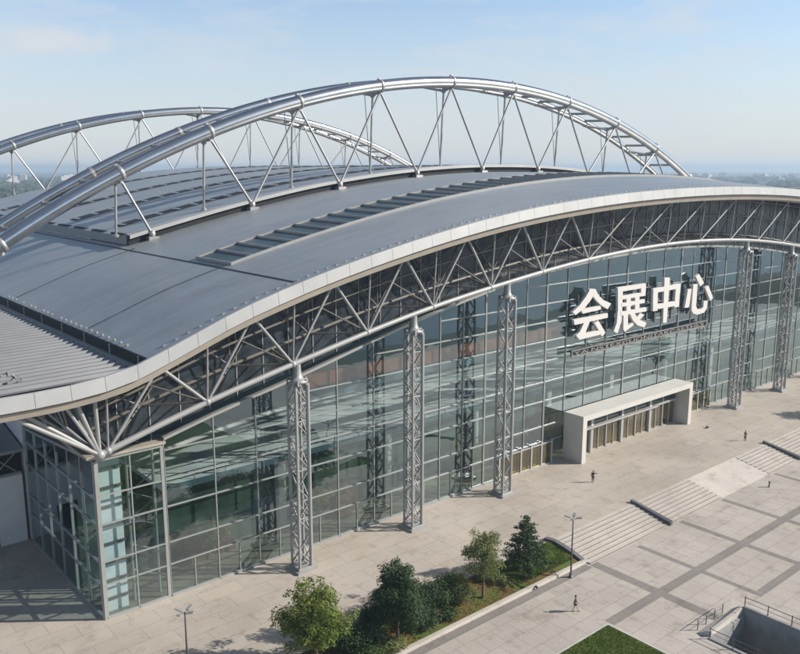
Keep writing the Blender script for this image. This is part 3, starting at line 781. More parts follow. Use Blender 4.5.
# dark bands
m = MB()
for i, (x, w, y0, y1) in enumerate(((28.3, 1.35, -37, -19.6), (36.4, .8, -36.2, -20.4), (46.9, 1.0, -60, -19.9), (58.0, .95, -60, -19.8), (73.5, .8, -60, -20.0), (88, .8, -60, -20))):
    m.add([(x - w / 2, y0, ZL + .004), (x + w / 2, y0, ZL + .004), (x + w / 2, y1, ZL + .004), (x - w / 2, y1, ZL + .004)], [(0, 1, 2, 3)])
for i, (y, w, x0, x1) in enumerate(((-19.6, 1.1, -40, 27.4), (-28.5, 1.2, 19, 150), (-35.7, 1., 36.9, 150), (-45, 1., 36.9, 150))):
    m.add([(x0, y - w / 2, ZL + .008), (x1, y - w / 2, ZL + .008), (x1, y + w / 2, ZL + .008), (x0, y + w / 2, ZL + .008)], [(0, 1, 2, 3)])
o = m.build('paving_bands', M['stripe']); tag(o, kind='structure')
# stairs
YT, YBm, NS = -13.9, -19.5, 8
def flight(x0, x1):
    m = MB(); dy = (YT - YBm) / NS
    for i in range(NS):
        z = -.15 * (i + 1) + .15 if False else -.15 * (i)
        y1 = YT - i * dy; y0 = y1 - dy
        m.box(x0, x1, y0, y1 - .001 * 0, -1.6 + .001 * i, z - .012 - .0)
    return m
def nosing(x0, x1, o):
    dy = (YT - YBm) / NS
    for i in range(NS):
        y0 = YT - (i + 1) * dy; z = -.15 * i - .012
        MB().box(x0 + .05, x1 - .05, y0 - .012, y0 + .09, z - .10, z + .006).build('nosing', M['nosing'], o)
stairs = []
for (a, b), lb in zip(((27.9, 44.6), (45.14, 58.4), (72.6, 82.4), (82.94, 140)), ('pale stone stair flight nearest the grass bed', 'pale stone stair flight between dark cheek wall and flat ramp', 'narrow pale stone stair flight just right of the flat ramp', 'long pale stone stair flight farthest from the grass bed')):
    o = flight(a, b).build('stair_flight', M['stair']); nosing(a, b, o); tag(o, lb, 'stairs', 'stone stair flights down to the lower plaza')
m = MB(); m.hexa([(58.42, YT, -1.6), (72.58, YT, -1.6), (72.58, YBm, -1.6), (58.42, YBm, -1.6)], [(58.42, YT, -.01), (72.58, YT, -.01), (72.58, YBm, ZL + .02), (58.42, YBm, ZL + .02)])
o = m.build('stone_ramp', M['stair']); tag(o, 'smooth pale stone ramp slab between two stair flights', 'ramp')
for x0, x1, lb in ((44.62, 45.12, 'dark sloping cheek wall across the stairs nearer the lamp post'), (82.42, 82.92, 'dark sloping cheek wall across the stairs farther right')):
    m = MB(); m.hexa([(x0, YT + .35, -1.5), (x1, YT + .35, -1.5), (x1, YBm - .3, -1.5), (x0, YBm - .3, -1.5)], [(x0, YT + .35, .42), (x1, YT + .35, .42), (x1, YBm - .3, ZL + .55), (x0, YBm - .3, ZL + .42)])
    o = m.build('cheek_wall', M['shade_dark_stone']); tag(o, lb, 'wall', 'cheek walls of the stairs')  # dark colour stands for the shade on the wall's side face
# planting bed
def bz(y): return -.02 - .95 * (min(max((-14.3 - y) / 4.2, 0), 1))
m = MB().grid(lambda x, y: (x, y, bz(y) + .05 * math.sin(x * 1.7) * math.sin(y * 2.1)), frange(-14.4, 27.0, .8), frange(-18.5, -13.95, .55), True)
o = m.build('planting_bed', M['soil']); tag(o, kind='structure')
m = MB().grid(lambda x, y: (x, y, bz(y) + .07 + .05 * math.sin(x * 1.7) * math.sin(y * 2.1)), frange(20.2, 26.95, .6), frange(-17.4, -13.98, .4), True)
o = m.build('grass_patch', M['lawn']); tag(o, kind='structure')
m = MB(); m.box(-14.5, 28.1, -18.95, -18.5, -1.6, -.86); o = m.build('bed_kerb', M['stair']); tag(o, 'long pale stone kerb along front edge of the planting bed', 'kerb')
m = MB(); pts = [(26.7, -13.3, .30), (26.95, -14.6, .30), (27.1, -16.0, .0), (27.2, -17.3, -.35), (27.25, -18.6, -.78)]
for p, q in zip(pts[:-1], pts[1:]): m.hexa([(p[0], p[1], -1.5), (p[0] + .62, p[1], -1.5), (q[0] + .62, q[1], -1.5), (q[0], q[1], -1.5)], [p, (p[0] + .62, p[1], p[2]), (q[0] + .62, q[1], q[2]), q])
o = m.build('curved_kerb', M['shade_dark_stone']); tag(o, 'dark curved kerb between the grass bed and the nearest stairs', 'kerb')
# corner lawn
m = MB().grid(lambda x, y: (x, y, ZL + .10 + .02 * math.sin(x * 3) * math.cos(y * 2.6)), frange(-25, 18.4, .8), frange(-58, -28.7, .8), True)
o = m.build('lawn', M['lawn']); tag(o, kind='structure')
m = MB(); m.box(18.4, 18.6, -58, -28.5, ZL - .2, ZL + .13); m.box(-25, 18.4, -28.7, -28.5, ZL - .2, ZL + .13); o = m.build('lawn_kerb', M['concrete']); tag(o, 'thin stone kerb edging the corner lawn', 'kerb')
# grass blades over lawns
def blades(name, x0, x1, y0, y1, zfun, n, mt):
    m = MB()
    for i in range(n):
        x, y = U(x0, x1), U(y0, y1); a = U(0, 6.28); h = U(.08, .2); w = .05; dx, dy = math.cos(a) * w, math.sin(a) * w; z = zfun(x, y) - .03
        m.add([(x - dx, y - dy, z), (x + dx, y + dy, z), (x + U(-.08, .08), y + U(-.08, .08), z + h)], [(0, 1, 2)])
    o = m.build(name, M[mt]); tag(o, 'short green grass blades', 'grass', kind='stuff'); return o
M['blade'] = leaf_mat('grass_blade', (.06, .095, .017), (.09, .128, .026), (.13, .16, .04))
blades('grass', 4, 18.3, -36.5, -28.8, lambda x, y: ZL + .10, 14000, 'blade')
b_ = blades('bed_grass', 17.5, 26.9, -17.8, -14.1, lambda x, y: bz(y) + .06, 7000, 'blade'); b_['label'] = 'tufted grass on the slope of the planting bed'
# stray mulch and weeds
m = MB()
for i in range(5000):
    x, y = U(-14, 20), U(-18.4, -14.1); s_ = U(.05, .14); a = U(0, 6.28); z = bz(y) + .05
    m.add([(x, y, z), (x + s_ * math.cos(a), y + s_ * math.sin(a), z + U(.02, .12)), (x + s_ * math.cos(a + 2), y + s_ * math.sin(a + 2), z + U(.0, .1))], [(0, 1, 2)])
M['mulch'] = leaf_mat('mulch_chips', (.07, .05, .022), (.12, .075, .032), (.09, .11, .03))
o = m.build('mulch', M['mulch']); tag(o, 'brown mulch chips and weeds strewn over the planting bed', 'mulch', kind='stuff')

# sunken opening
sp = empty('sunken_stairwell', (27.7, -41, ZL)); tag(sp, 'sunken rectangular stairwell with concrete parapet walls and thin railing', 'stairwell')
def spart(mb, n, mt, par=sp):
    o = mb.build(n, M[mt], None); o.parent = par
    if par is sp: o.matrix_parent_inverse = Matrix.Translation(sp.location).inverted()
    return o
spart(MB().box(PX1, PX1 + .35, PY0 - .3, PY1 + .35, -9.2, ZL + .95), 'wall', 'pit_concrete')
spart(MB().box(PX0, PX1 - .002, PY1, PY1 + .35, -9.2, ZL + .1), 'wall', 'pit_concrete')
spart(MB().box(PX0 - .35, PX0, PY0, PY1 + .35, -9.2, ZL + .12), 'wall', 'pit_concrete')
spart(MB().box(PX0, PX1, PY0 - .35, PY0, -9.2, ZL + .3), 'wall', 'pit_concrete')
m = MB(); m.hexa([(PX0 + .2, PY1 + .36, ZL + .0), (PX1 + .3, PY1 + .36, ZL + .0), (PX1 + .3, PY1 + 1.7, ZL + .0), (PX0 - .3, PY1 + 1.7, ZL + .0)], [(PX0 + .2, PY1 + .36, ZL + .55), (PX1 + .3, PY1 + .36, ZL + .85), (PX1 + .3, PY1 + .75, ZL + .8), (PX0 + .2, PY1 + .75, ZL + .5)])
spart(m, 'parapet', 'stair')
spart(MB().box(PX0, PX1, PY0, PY1, -9.2, -9), 'floor', 'shade_dark_stone')  # floor colour includes the shadow down in the pit
rl = None
def railing(pts, z0, n):
    global rl
    for (a, b), k in zip(zip(pts[:-1], pts[1:]), n):
        a, b = Vector(a), Vector(b)
        m = MB(); m.tube([a + Vector((0, 0, z0 + 1.0)), b + Vector((0, 0, z0 + 1.0))], .035, 6); m.tube([a + Vector((0, 0, z0 + .5)), b + Vector((0, 0, z0 + .5))], .022, 6)
        r_ = spart(m, 'railing', 'lamp_metal')
        for i in range(k):
            p = a + (b - a) * (i / k); spart(MB().tube([p + Vector((0, 0, z0 - .1)), p + Vector((0, 0, z0 + 1.1))], .055, 6), 'railing_post', 'lamp_metal', r_)
railing([(PX1 + .18, PY1 + .3, 0), (PX1 + .18, PY0, 0)], ZL + .95, [4])
railing([(PX0 + .3, PY1 + 1.9, 0), (PX1 + .3, PY1 + 1.9, 0)], ZL, [4])
railing([(PX0 - .2, PY1 + .3, 0), (PX0 - .2, PY0, 0)], ZL + .12, [4])

# ------------------------------------------------------------------ STREET FURNITURE
def lamp_post(loc, h, label):
    t = empty('street_lamp', loc); tag(t, label, 'street lamp')
    MB().lathe([(0, .28), (.12, .28), (.16, .2), (.5, .17), (.62, .12)], (0, 0, 0), 12).build('base', M['lamp_metal'], t)
    MB().lathe([(.6, .10), (h * .5, .085), (h, .06)], (0, 0, 0), 10).build('pole', M['lamp_metal'], t)
    for a in range(4):
        an_ = a * math.pi / 2 + .5; d = Vector((math.cos(an_), math.sin(an_), 0))
        A = MB().tube([Vector((0, 0, h - .25)), d * .45 + Vector((0, 0, h - .02))], .035, 6).build('arm', M['lamp_metal'], t)
        m = MB(); m.beam(d * .35 + Vector((0, 0, h + .02)), d * 1.0 + Vector((0, 0, h + .16)), .34, .1)
        m.build('lamp_head', M['paint_steel'], t)
    return t
lamp_post((23.6, -19.9, ZL), 7.3, 'dark lamp post standing on the path near foot of the stairs')
lamp_post((-18.3, -8.6, 0), 5.3, 'dark lamp post near the glass corner at the front edge')
def small(name, label, cat, loc, parts):
    t = empty(name, loc); tag(t, label, cat)
    for n, mb, mt in parts: mb.build(n, M[mt], t)
small('bollard', 'short dark bollard on the lower plaza below the ramp', 'bollard', (67.6, -21.9, ZL), [('post', MB().lathe([(0, .16), (.1, .16), (.12, .11), (.75, .11)]), 'lamp_metal'), ('cap', MB().lathe([(.75, .13), (.85, .13), (.95, .05)]), 'lamp_metal')])
small('ground_spotlight', 'small dark spotlight at foot of the bed kerb', 'spotlight', (18.5, -19.15, ZL), [('stake', MB().tube([(0, 0, 0), (0, 0, .2)], .05, 6), 'lamp_metal'), ('lamp_head', MB().tube([(0, -.1, .22), (0, .16, .32)], [.17, .12], 10), 'lamp_metal')])
small('floor_box', 'small dark box on the upper plaza near the portal', 'box', (82.9, -3.4, 0), [('box_body', MB().box(-.22, .22, -.18, .18, 0, .28), 'lamp_metal'), ('lid', MB().box(-.24, .24, -.20, .20, .282, .32), 'lamp_metal')])

# ------------------------------------------------------------------ PEOPLE
def skin_obj(name, verts, edges, radii, mt, parent, sub=1):
    me = bpy.data.meshes.new(name); me.from_pydata(verts, edges, []); me.materials.append(mt)
    o = bpy.data.objects.new(name, me); col.objects.link(o)
    if parent: o.parent = parent
    o.modifiers.new('Skin', 'SKIN').use_smooth_shade = True
    if not me.skin_vertices: me.skin_vertices.new(name='')
    for sv, r in zip(me.skin_vertices[0].data, radii): sv.radius = (r, r) if not isinstance(r, tuple) else r; sv.use_root = False
    me.skin_vertices[0].data[0].use_root = True
    s_ = o.modifiers.new('Subd', 'SUBSURF'); s_.levels = sub; s_.render_levels = sub
    return o
def person(loc, rz, label, stride, arms, top, legs, shorts=False, s=1.):
    """facing +y; arms: two (dx,dy,dz) hand positions relative to shoulders"""
    t = empty('person', loc, rz); tag(t, label, 'person')
    V, E, Rr = [], [], []
    def av(p, r, link=None):
        V.append(tuple(q * s for q in p)); Rr.append(tuple(q * s for q in r) if isinstance(r, tuple) else r * s)
        if link is not None: E.append((link, len(V) - 1))
        return len(V) - 1
    pel = av((0, 0, .93), (.145, .10)); wa = av((0, .005, 1.10), (.125, .09), pel); ch = av((0, .01, 1.30), (.155, .105), wa); nk = av((0, .01, 1.46), .06, ch); hd0 = av((0, .015, 1.55), .062, nk)
    hd1 = av((0, .025, 1.61), (.075, .092), hd0); hd2 = av((0, .02, 1.70), (.07, .085), hd1)
    nose = av((0, .125, 1.62), .012, hd1)
    legsv = []; armsv = []
    for sd_, st_ in ((-1, stride), (1, -stride)):
        hip = av((sd_ * .09, 0, .86), .09, pel); kn = av((sd_ * .10, st_ * .5 + abs(st_) * .12, .49), .058, hip); ank = av((sd_ * .10, st_, .085 + (.06 if st_ < 0 else 0)), .040, kn); toe = av((sd_ * .11, st_ + .17, .045), .034, ank)
        legsv.append((hip, kn, ank, toe))
    for sd_, hd in ((-1, arms[0]), (1, arms[1])):
        sh_ = av((sd_ * .185, .0, 1.40), .058, ch)
        hx, hy, hz = hd; el = av((sd_ * (.215 + .5 * hx), hy * .4 - .05, 1.40 + hz * .52), .042, sh_); wr = av((sd_ * (.20 + hx), hy, 1.40 + hz), .029, el)
        pm = av((sd_ * (.20 + hx * 1.15), hy * 1.12 + .02, 1.40 + hz * 1.13), (.04, .025), wr)
        for f in range(4): av((sd_ * (.20 + hx * 1.3) + (f - 1.5) * .018, hy * 1.2 + .04 + .008 * (f % 2), 1.40 + hz * 1.27 - .01 * (1 if f in (0, 3) else 0)), .009, pm)
        av((sd_ * (.20 + hx * 1.15) - sd_ * .045, hy * 1.15 + .06, 1.40 + hz * 1.17), .01, pm)
        armsv.append((sh_, el, wr))
    skin_obj('body', V, E, Rr, M['skin'], t)
    P = lambda i: tuple(q / s for q in V[i])
    def chain(name, nodes, edges, mt):
        skin_obj(name, [tuple(q * s for q in p) for p, r in nodes], edges, [tuple(q * s for q in r) if isinstance(r, tuple) else r * s for p, r in nodes], mt, t)
    J = [((0, 0, .98), (.165, .125)), ((0, .005, 1.12), (.16, .12)), ((0, .01, 1.31), (.18, .13)), ((0, .01, 1.44), (.09, .08))]; JE = [(0, 1), (1, 2), (2, 3)]
    for a in armsv:
        n = len(J); J += [(P(a[0]), .078), (P(a[1]), .06), (P(a[2]), .048)]; JE += [(2, n), (n, n + 1), (n + 1, n + 2)]
    chain('jacket', J, JE, top)
    T = [((0, 0, .95), (.155, .115))]; TE = []
    for l in legsv:
        n = len(T); hip, kn, ank, toe = map(P, l)
        T += [(hip, .105), (tuple(kn[i] if shorts is False else hip[i] * .25 + kn[i] * .75 for i in range(3)), .08)]; TE += [(0, n), (n, n + 1)]
        if not shorts: T += [((ank[0], ank[1], ank[2] + .03), .06)]; TE += [(n + 1, n + 2)]
    chain('trousers', T, TE, legs)
    for l in legsv:
        ank, toe = P(l[2]), P(l[3]); chain('shoe', [((ank[0], ank[1] - .05, .055), .05), ((toe[0], toe[1] + .02, .045), .045)], [(0, 1)], M['shoe'])
    h = MB()
    h.ball((0, -.005, 1.70), .098, 12, 8, 1.05); h.ball((0, -.04, 1.63), .08, 10, 6)
    ho = h.build('hair', M['hair'], t); ho.scale = (s, s, s)
    e = MB()
    for sx in (-.03, .03): e.ball((sx, .112, 1.655), .012, 6, 4)
    eo = e.build('eyes', M['hair'], t); eo.scale = (s, s, s)
    return t
person((18.1, -24.8, ZL), R(-150), 'person in dark jacket and shorts walking on the path by the lawn', .26, ((.04, .16, -.52), (.04, -.16, -.52)), M['cloth_grey'], M['cloth_dark'], True, 1.05)
person((46.8, -5.7, 0), R(-60), 'person in dark clothes reaching one arm out before the entrance portal', .10, ((.05, .02, -.54), (.42, .18, -.16)), M['cloth_dark'], M['cloth_navy'], False, 1.02)
person((81.5, -11.0, 0), R(160), 'person in black standing at top of the stairs far right', .05, ((.05, .05, -.53), (.10, .20, -.30)), M['cloth_dark'], M['cloth_dark'])

# ------------------------------------------------------------------ TREES
def leaf_cards(m, lobes, n, size, bias=.75):
    tot = sum(l[3] * l[4] * l[5] for l in lobes)
    for (cx, cy, cz, rx, ry, rz_) in lobes:
        k = int(n * rx * ry * rz_ / tot)
        for i in range(k):
            while True:
                d = Vector((U(-1, 1), U(-1, 1), U(-1, 1)))
                if .05 < d.length < 1: break
            d.normalize(); r = rnd()**(1 - bias) if rnd() < .85 else rnd()
            wob = 1 + .22 * math.sin(d.x * 5 + cx * 3) * math.cos(d.y * 6 + cz) + U(-.12, .12)
            p = Vector((cx + d.x * rx * r * wob, cy + d.y * ry * r * wob, cz + d.z * rz_ * r * wob))
            nrm = (d + Vector((U(-1, 1), U(-1, 1), U(-.4, 1.2))) * .8).normalized(); a = nrm.orthogonal().normalized(); a.rotate(Matrix.Rotation(U(0, 6.28), 3, nrm)); b = nrm.cross(a)
            s_ = size * U(.6, 1.3)
            m.add([p - a * s_, p + b * s_ * .45 + nrm * s_ * .15, p + a * s_, p - b * s_ * .45 + nrm * s_ * .15], [(0, 1, 2, 3)])
    return m
def tree(name, loc, h, trunk_h, spread, lobes_n, leaf, n, size, label, cat='tree', tr=.16, group=None, top_taper=1.):
    t = empty(name, loc); tag(t, label, cat, group)
    m = MB(); lean = (U(-.25, .25), U(-.25, .25))
    m.tube([(0, 0, -.1), (lean[0] * .3, lean[1] * .3, trunk_h * .6), (lean[0], lean[1], trunk_h + .3), (lean[0] * 1.3, lean[1] * 1.3, h * .8)], [tr * 1.2, tr, tr * .8, .04], 8)
    lobes = []
    for i in range(lobes_n):
        f = (i + .5) / lobes_n; an_ = i * 2.4 + U(-.5, .5); zz = trunk_h + (h - trunk_h) * (.12 + .78 * f)
        prof = math.sin(math.pi * (.12 + .80 * f))**.7 * (1 - (1 - top_taper) * f)
        rr = spread * prof * U(.35, .88); sz_ = spread * U(.24, .44) * (.6 + .4 * prof)
        c = (lean[0] + rr * math.cos(an_), lean[1] + rr * math.sin(an_), zz); lobes.append((*c, sz_, sz_, sz_ * .8))
        m.tube([(lean[0] * .8, lean[1] * .8, max(trunk_h * .8, zz - rr * .8 - .3)), ((lean[0] + c[0]) / 2, (lean[1] + c[1]) / 2, zz - rr * .25), c], [tr * .45, tr * .28, .02], 6)
    for i in range(lobes_n):
        an_ = U(0, 6.28); f = U(.02, 1.02); zz = trunk_h + (h - trunk_h) * f; rr = spread * math.sin(math.pi * (.1 + .8 * min(f, 1)))**.7 * U(.8, 1.15) * (1 - (1 - top_taper) * f); q = spread * U(.10, .2)
        lobes.append((lean[0] + rr * math.cos(an_), lean[1] + rr * math.sin(an_), zz, q * 1.2, q * 1.2, q))
    lobes.append((lean[0], lean[1], trunk_h + (h - trunk_h) * .5, spread * .42, spread * .42, (h - trunk_h) * .38))
    m.build('trunk', M['bark'], t)
    leaf_cards(MB(), lobes, n, size).build('crown', M[leaf], t)
    return t
def conifer(loc, h, spread, n, label):
    t = empty('conifer_tree', loc); tag(t, label, 'tree')
    m = MB(); m.tube([(0, 0, -.1), (0, 0, h * .5), (0, 0, h)], [.15, .1, .02], 8); L = MB()
    k = 0
    for z in frange(h * .26, h * .96, .42):
        f = (z - h * .26) / (h * .74); r = spread * (1 - f)**.85 * U(.8, 1.12) + .12; nb = int(5 + 5 * (1 - f))
        for j in range(nb):
            an_ = k * .7 + j * 2 * math.pi / nb + U(-.3, .3); rr = r * U(.7, 1.12); e = Vector((math.cos(an_) * rr, math.sin(an_) * rr, z - .12 * rr + U(-.15, .15)))
            m.tube([(0, 0, z), e], [.03, .01], 5, False)
            for q in range(int(n * (rr / spread)**.8 / 60)):
                u = U(.25, 1.05); p = Vector((0, 0, z)).lerp(e, u) + Vector((U(-1, 1), U(-1, 1), U(-.7, .7))) * (.10 + .2 * (1 - .5 * u))
                nrm = Vector((U(-1, 1), U(-1, 1), U(.1, 1))).normalized(); a = nrm.orthogonal().normalized(); a.rotate(Matrix.Rotation(U(0, 6.28), 3, nrm)); b = nrm.cross(a); s_ = U(.09, .2)
                L.add([p - a * s_, p + b * s_ * .4, p + a * s_, p - b * s_ * .4], [(0, 1, 2, 3)])
        k += 1
    m.build('trunk', M['bark'], t); L.build('crown', M['leaf_fir'], t)
    return t
tree('broadleaf_tree', (-9.0, -16.0, bz(-16)), 7.9, 1.5, 3.3, 19, 'leaf_bright', 11000, .155, 'bright yellow-green leafy tree at the near end of the planting bed')
tree('broadleaf_tree', (-.2, -17.3, bz(-17.3)), 7.9, 1.2, 3.5, 18, 'leaf_dark', 13000, .15, 'large dark green bushy tree on the planting bed, darkest crown', top_taper=.5)
tree('broadleaf_tree', (11.9, -17.2, bz(-17.2)), 7.8, 2.3, 2.6, 14, 'leaf_olive', 5600, .135, 'pale olive tree with open airy crown and slim trunk', tr=.13)
conifer((18.8, -17.1, bz(-17.1)), 7.5, 3.0, 6500, 'small dark conifer with tiered branches at right end of the bed')
def shrub(loc, r, h, leaf, n, label):
    t = empty('shrub', loc); tag(t, label, 'shrub')
    m = MB(); lobes = []
    for i in range(6):
        an_ = i * 2.4; q = r * .55 * (i / 6)**.5; c = (q * math.cos(an_), q * math.sin(an_), h * U(.4, .65)); lobes.append((*c, r * U(.4, .6), r * U(.4, .6), h * U(.32, .45)))
        m.tube([(0, 0, -.05), c], [.05, .015], 5)
    m.build('stem', M['bark'], t); leaf_cards(MB(), lobes, n, .13).build('foliage', M[leaf], t)
for x, y, r, h, lf, n, lb in ((-4.2, -16.2, 2.0, 2.4, 'leaf_dark', 1700, 'low dark shrub between the bright tree and the dark tree'),
    (-1.6, -14.9, 1.7, 2.9, 'leaf_dark', 1500, 'dark shrub behind the dark bushy tree, plaza side'),
    (-4.6, -18.0, 1.5, 1.6, 'leaf_shrub', 1100, 'low light green shrub at the kerb beside the bright tree'),
    (-1.9, -18.1, 1.3, 1.5, 'leaf_olive', 900, 'low light green shrub in front of the dark bushy tree'),
    (4.6, -15.6, 2.1, 3.6, 'leaf_dark', 1900, 'tall dark green shrub right beside the dark bushy tree'),
    (7.2, -15.7, 1.8, 3.2, 'leaf_shrub', 1500, 'rounded mid green shrub between the dark tree and olive tree'),
    (9.6, -15.1, 1.6, 2.6, 'leaf_olive', 1200, 'rounded olive shrub behind the olive tree trunk'),
    (6.4, -17.6, 1.0, 1.2, 'leaf_shrub', 600, 'smallest light green shrub low at the kerb between the trees'),
    (14.3, -15.0, 1.0, 1.3, 'leaf_olive', 600, 'small olive shrub on the slope between olive tree and conifer'),
    (-6.2, -14.9, 1.9, 2.4, 'leaf_dark', 1500, 'dark shrub behind the bright tree, plaza side'),
    (2.2, -15.0, 2.0, 3.2, 'leaf_dark', 1800, 'wide dark shrub wedged behind the right half of the dark bushy tree'),
    (3.2, -17.4, 1.5, 2.2, 'leaf_dark', 1200, 'dark shrub at the right foot of the dark bushy tree'),
    (9.2, -16.6, 1.4, 2.0, 'leaf_olive', 900, 'olive shrub just left of the olive tree trunk')):
    shrub((x, y, bz(y)), r * 1.22, h * 1.08, lf, int(n * 2.1), lb)
tree('broadleaf_tree', (112, -18.4, ZL), 9.5, 2.5, 3.6, 12, 'leaf_dark', 3200, .28, 'tree past the right edge that throws leafy shade on the plaza')

for i, (x, y) in enumerate(((-6.5, 8.2), (6.2, 8.0), (9.2, 9.0), (23.5, 8.4), (92, 8.5))):
    tree('indoor_plant', (x, y, .03), 4.6, 1.2, 1.7, 8, 'leaf_olive', 900, .22, ('green indoor tree behind the glass left of the first lattice column', 'left one of two green indoor trees behind the glass right of the first lattice column', 'right one of two green indoor trees behind the glass right of the first lattice column', 'green indoor tree behind the glass before the third lattice column', 'green indoor tree behind the glass near the far lattice columns')[i], 'plant', .09)
# water and bank added out of view to tint the glass reflections
m = MB(); m.add([(-900, -330, -1.70), (1500, -330, -1.70), (1500, -84, -1.70), (-900, -84, -1.70)], [(0, 1, 2, 3)]); o = m.build('added_lake', M['water']); tag(o, kind='structure')
m = MB(); m.add([(-400, -83.9, -1.69), (500, -83.9, -1.69), (500, -74.3, -1.69), (-400, -74.3, -1.69)], [(0, 1, 2, 3)]); o = m.build('added_bank', M['wood']); tag(o, kind='structure')

# far woods, beyond the hall and beyond the boulevard
def blob(m, c, r, h):
    n, k = 7, 4; vs = []; fs = []
    for i in range(k + 1):
        th = math.pi * .62 * i / k
        for j in range(n):
            ph = 2 * math.pi * j / n + i * .4; q = r * U(.78, 1.15)
            vs.append((c[0] + q * math.sin(th) * math.cos(ph), c[1] + q * math.sin(th) * math.sin(ph), c[2] + h * .45 + h * .55 * math.cos(th) * U(.9, 1.1)))
    for i in range(k):
        for j in range(n):
            l = (j + 1) % n; fs.append((i * n + j, i * n + n + j, i * n + n + l, i * n + l))
    m.add(vs, fs, False)
m = MB()
for i in range(5200):
    a = R(U(20, 100)); d = 420 + 3200 * rnd()**1.1
    x, y = CAM.x + d * math.cos(a), CAM.y + d * math.sin(a)
    if noise and math.sin(x * .004 + 1) * math.cos(y * .0053) < -.55: continue
    r = U(5, 9) * (1 + d / 4000); blob(m, (x, y, -1.8), r, U(9, 17))
for i in range(2600):
    x, y = U(-300, 520), -336 - 600 * rnd()**1.4; r = U(4, 8); blob(m, (x, y, -1.8), r, U(8, 15))
M['wood'] = plain('woodland_canopy', (.035, .058, .028), .9, 0., .5, .06)
o = m.build('far_woods', M['wood']); tag(o, 'dark green woodland canopy stretching to the hazy horizon', 'woods', kind='stuff')
# far city blocks
M['city'] = plain('far_city_render', (.42, .40, .38), .8, 0., .25, .02)
def block(x, y, w, d, h, i):
    m = MB(); m.box(-w / 2, w / 2, -d / 2, d / 2, 0, h); m.box(-w * .2, w * .15, -d * .2, d * .2, h, h + 4); m.box(-w / 2 - .3, w / 2 + .3, -d / 2 - .3, d / 2 + .3, h * .98, h + .8)
    for z in frange(4, h - 4, 4): m.box(-w / 2 - .25, w / 2 + .25, -d / 2 - .25, d / 2 + .25, z, z + 1.1)
    o = m.build('city_block', M['city'], None, (x, y, -1.8)); o.rotation_euler = (0, 0, U(0, 1.5))
    tag(o, 'pale city block half lost in haze near the horizon', 'building', 'distant city blocks in the haze')
for i in range(70):
    if i < 34: a = R(49.7 - U(17.5, 27)); d = U(2600, 4600); h = U(8, 24)
    else: a = R(49.7 + U(6, 27)); d = U(1900, 4200); h = U(9, 26)
    block(CAM.x + d * math.cos(a), CAM.y + d * math.sin(a), U(18, 55), U(14, 26), h, i)

# ------------------------------------------------------------------ HAZE
hz = MB().box(-8950, 8950, -8950, 8950, -10.5, 66)
m, nt, b = mat('haze_air'); nt.nodes.remove(b)
pv = nd(nt, 'ShaderNodeVolumePrincipled'); pv.inputs['Density'].default_value = .00026; pv.inputs['Color'].default_value = (.57, .73, .90, 1); pv.inputs['Anisotropy'].default_value = .15
nt.links.new(pv.outputs['Volume'], nt.nodes['Material Output'].inputs['Volume'])
o = hz.build('haze', m); tag(o, 'pale blue haze over the far land', 'haze', kind='stuff')

# ------------------------------------------------------------------ LIGHT
SUN_AZ, SUN_EL = -38., 29.
sv = Vector((math.cos(R(SUN_AZ)) * math.cos(R(SUN_EL)), math.sin(R(SUN_AZ)) * math.cos(R(SUN_EL)), math.sin(R(SUN_EL))))
sl = bpy.data.lights.new('sun', 'SUN'); sl.energy = 4.9; sl.angle = R(.53); sl.color = (1, .93, .83)
so = bpy.data.objects.new('sun', sl); col.objects.link(so); so.rotation_euler = sv.to_track_quat('Z', 'Y').to_euler(); so.location = (0, 0, 200)
W = bpy.data.worlds.new('World'); scn.world = W; W.use_nodes = True
nt = W.node_tree; bg = nt.nodes['Background']
sky = nd(nt, 'ShaderNodeTexSky', sky_type='NISHITA'); sky.sun_disc = False; sky.sun_elevation = R(SUN_EL); sky.sun_rotation = R(90 - SUN_AZ); sky.altitude = 50
sky.air_density = 1.0; sky.dust_density = .7; sky.ozone_density = 1.5
# thin cloud streaks
tc = nd(nt, 'ShaderNodeTexCoord'); gen = tc.outputs['Generated']
mp = nd(nt, 'ShaderNodeMapping'); mp.inputs['Scale'].default_value = (2.2, 2.2, 9.); nt.links.new(gen, mp.inputs['Vector'])
cf = noise(nt, mp.outputs['Vector'], 2.1, 7, .6)
cl_ = ramp(nt, cf, [(.49, (0, 0, 0)), (.72, (.8,) * 3)])
cdir = (RT * (48 - CX) + DN * (40 - CY) + FW * F_).normalized()
sub = nd(nt, 'ShaderNodeVectorMath', operation='SUBTRACT'); nt.links.new(gen, sub.inputs[0]); sub.inputs[1].default_value = cdir
mp2 = nd(nt, 'ShaderNodeMapping', vector_type='POINT'); mp2.inputs['Rotation'].default_value = (0, 0, -math.atan2(RT.y, RT.x)); nt.links.new(sub.outputs[0], mp2.inputs['Vector'])
mp3 = nd(nt, 'ShaderNodeMapping'); mp3.inputs['Scale'].default_value = (11., 6., 46.); mp3.inputs['Rotation'].default_value = (0, R(7), 0); nt.links.new(mp2.outputs[0], mp3.inputs['Vector'])
ln = nd(nt, 'ShaderNodeVectorMath', operation='LENGTH'); nt.links.new(mp3.outputs[0], ln.inputs[0])
ad = nd(nt, 'ShaderNodeMath', operation='MULTIPLY_ADD'); nt.links.new(noise(nt, gen, 26., 5, .6), ad.inputs[0]); ad.inputs[1].default_value = 1.3; nt.links.new(ln.outputs['Value'], ad.inputs[2])
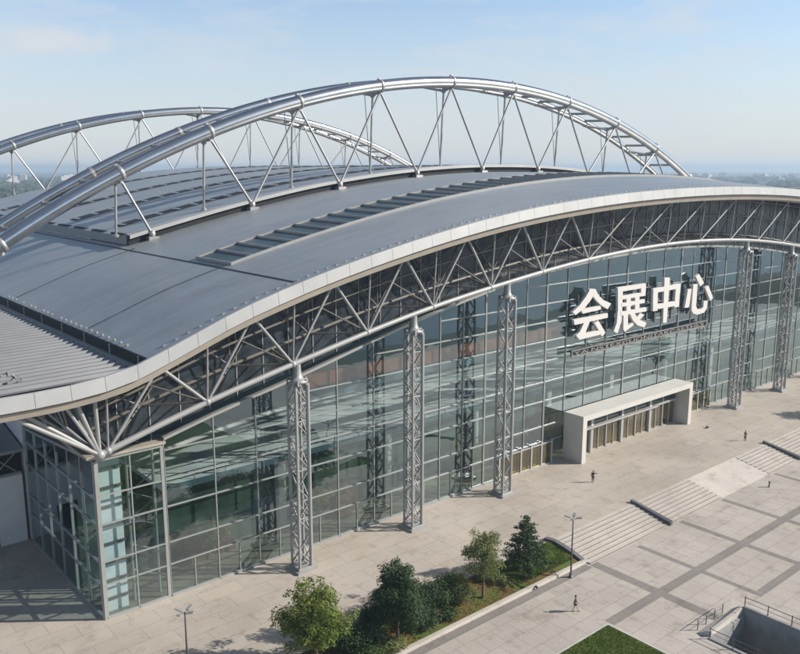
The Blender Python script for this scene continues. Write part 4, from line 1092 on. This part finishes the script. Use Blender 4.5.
puff = ramp(nt, ad.outputs[0], [(.62, (.55,) * 3), (1.0, (.22,) * 3)])
puff.node.color_ramp.elements.new(1.0)
mr = nd(nt, 'ShaderNodeMapRange'); mr.inputs['From Min'].default_value = 1.55; mr.inputs['From Max'].default_value = .95; mr.inputs['To Min'].default_value = 0; mr.inputs['To Max'].default_value = .95; nt.links.new(ad.outputs[0], mr.inputs['Value'])
mxm = nd(nt, 'ShaderNodeMath', operation='MAXIMUM'); nt.links.new(mr.outputs[0], mxm.inputs[0]); nt.links.new(cl_, mxm.inputs[1])
sz_n = nd(nt, 'ShaderNodeSeparateXYZ'); nt.links.new(gen, sz_n.inputs[0])
pale = ramp(nt, sz_n.outputs['Z'], [(0., (.88,) * 3), (.07, (.68,) * 3), (.14, (.40,) * 3), (.22, (.12,) * 3), (.5, (.05,) * 3)])
vivid = mixc(nt, 1., sky.outputs['Color'], ramp(nt, sz_n.outputs['Z'], [(.0, (1.0, 1.0, 1.0)), (.26, (1., 1., 1.)), (.5, (.55, .55, .56))]), 'MULTIPLY')
vivid = mixc(nt, 1., vivid, (1.3, 1.5, 1.68), 'MULTIPLY')
skc = mixc(nt, pale, vivid, (6.7, 6.9, 7.2))
skc = mixc(nt, mxm.outputs[0], skc, (6.5, 6.95, 7.5))
nt.links.new(skc, bg.inputs['Color']); bg.inputs['Strength'].default_value = .072

# ------------------------------------------------------------------ CAMERA
cd = bpy.data.cameras.new('camera'); cam = bpy.data.objects.new('camera', cd); col.objects.link(cam); scn.camera = cam
cam.location = CAM; cam.rotation_euler = (math.pi / 2 - pit, 0, R(49.6808 - 90)); cd.sensor_width = 36; cd.lens = F_ / 800 * 36; cd.clip_end = 40000; cd.clip_start = .5
vs_ = scn.view_settings; vs_.view_transform = 'Standard'; vs_.look = 'None'; vs_.gamma = 1; vs_.use_curve_mapping = False; vs_.exposure = .55
scn.cycles.max_bounces = 8; scn.cycles.transparent_max_bounces = 12; scn.cycles.volume_bounces = 0
scn.render.film_transparent = False
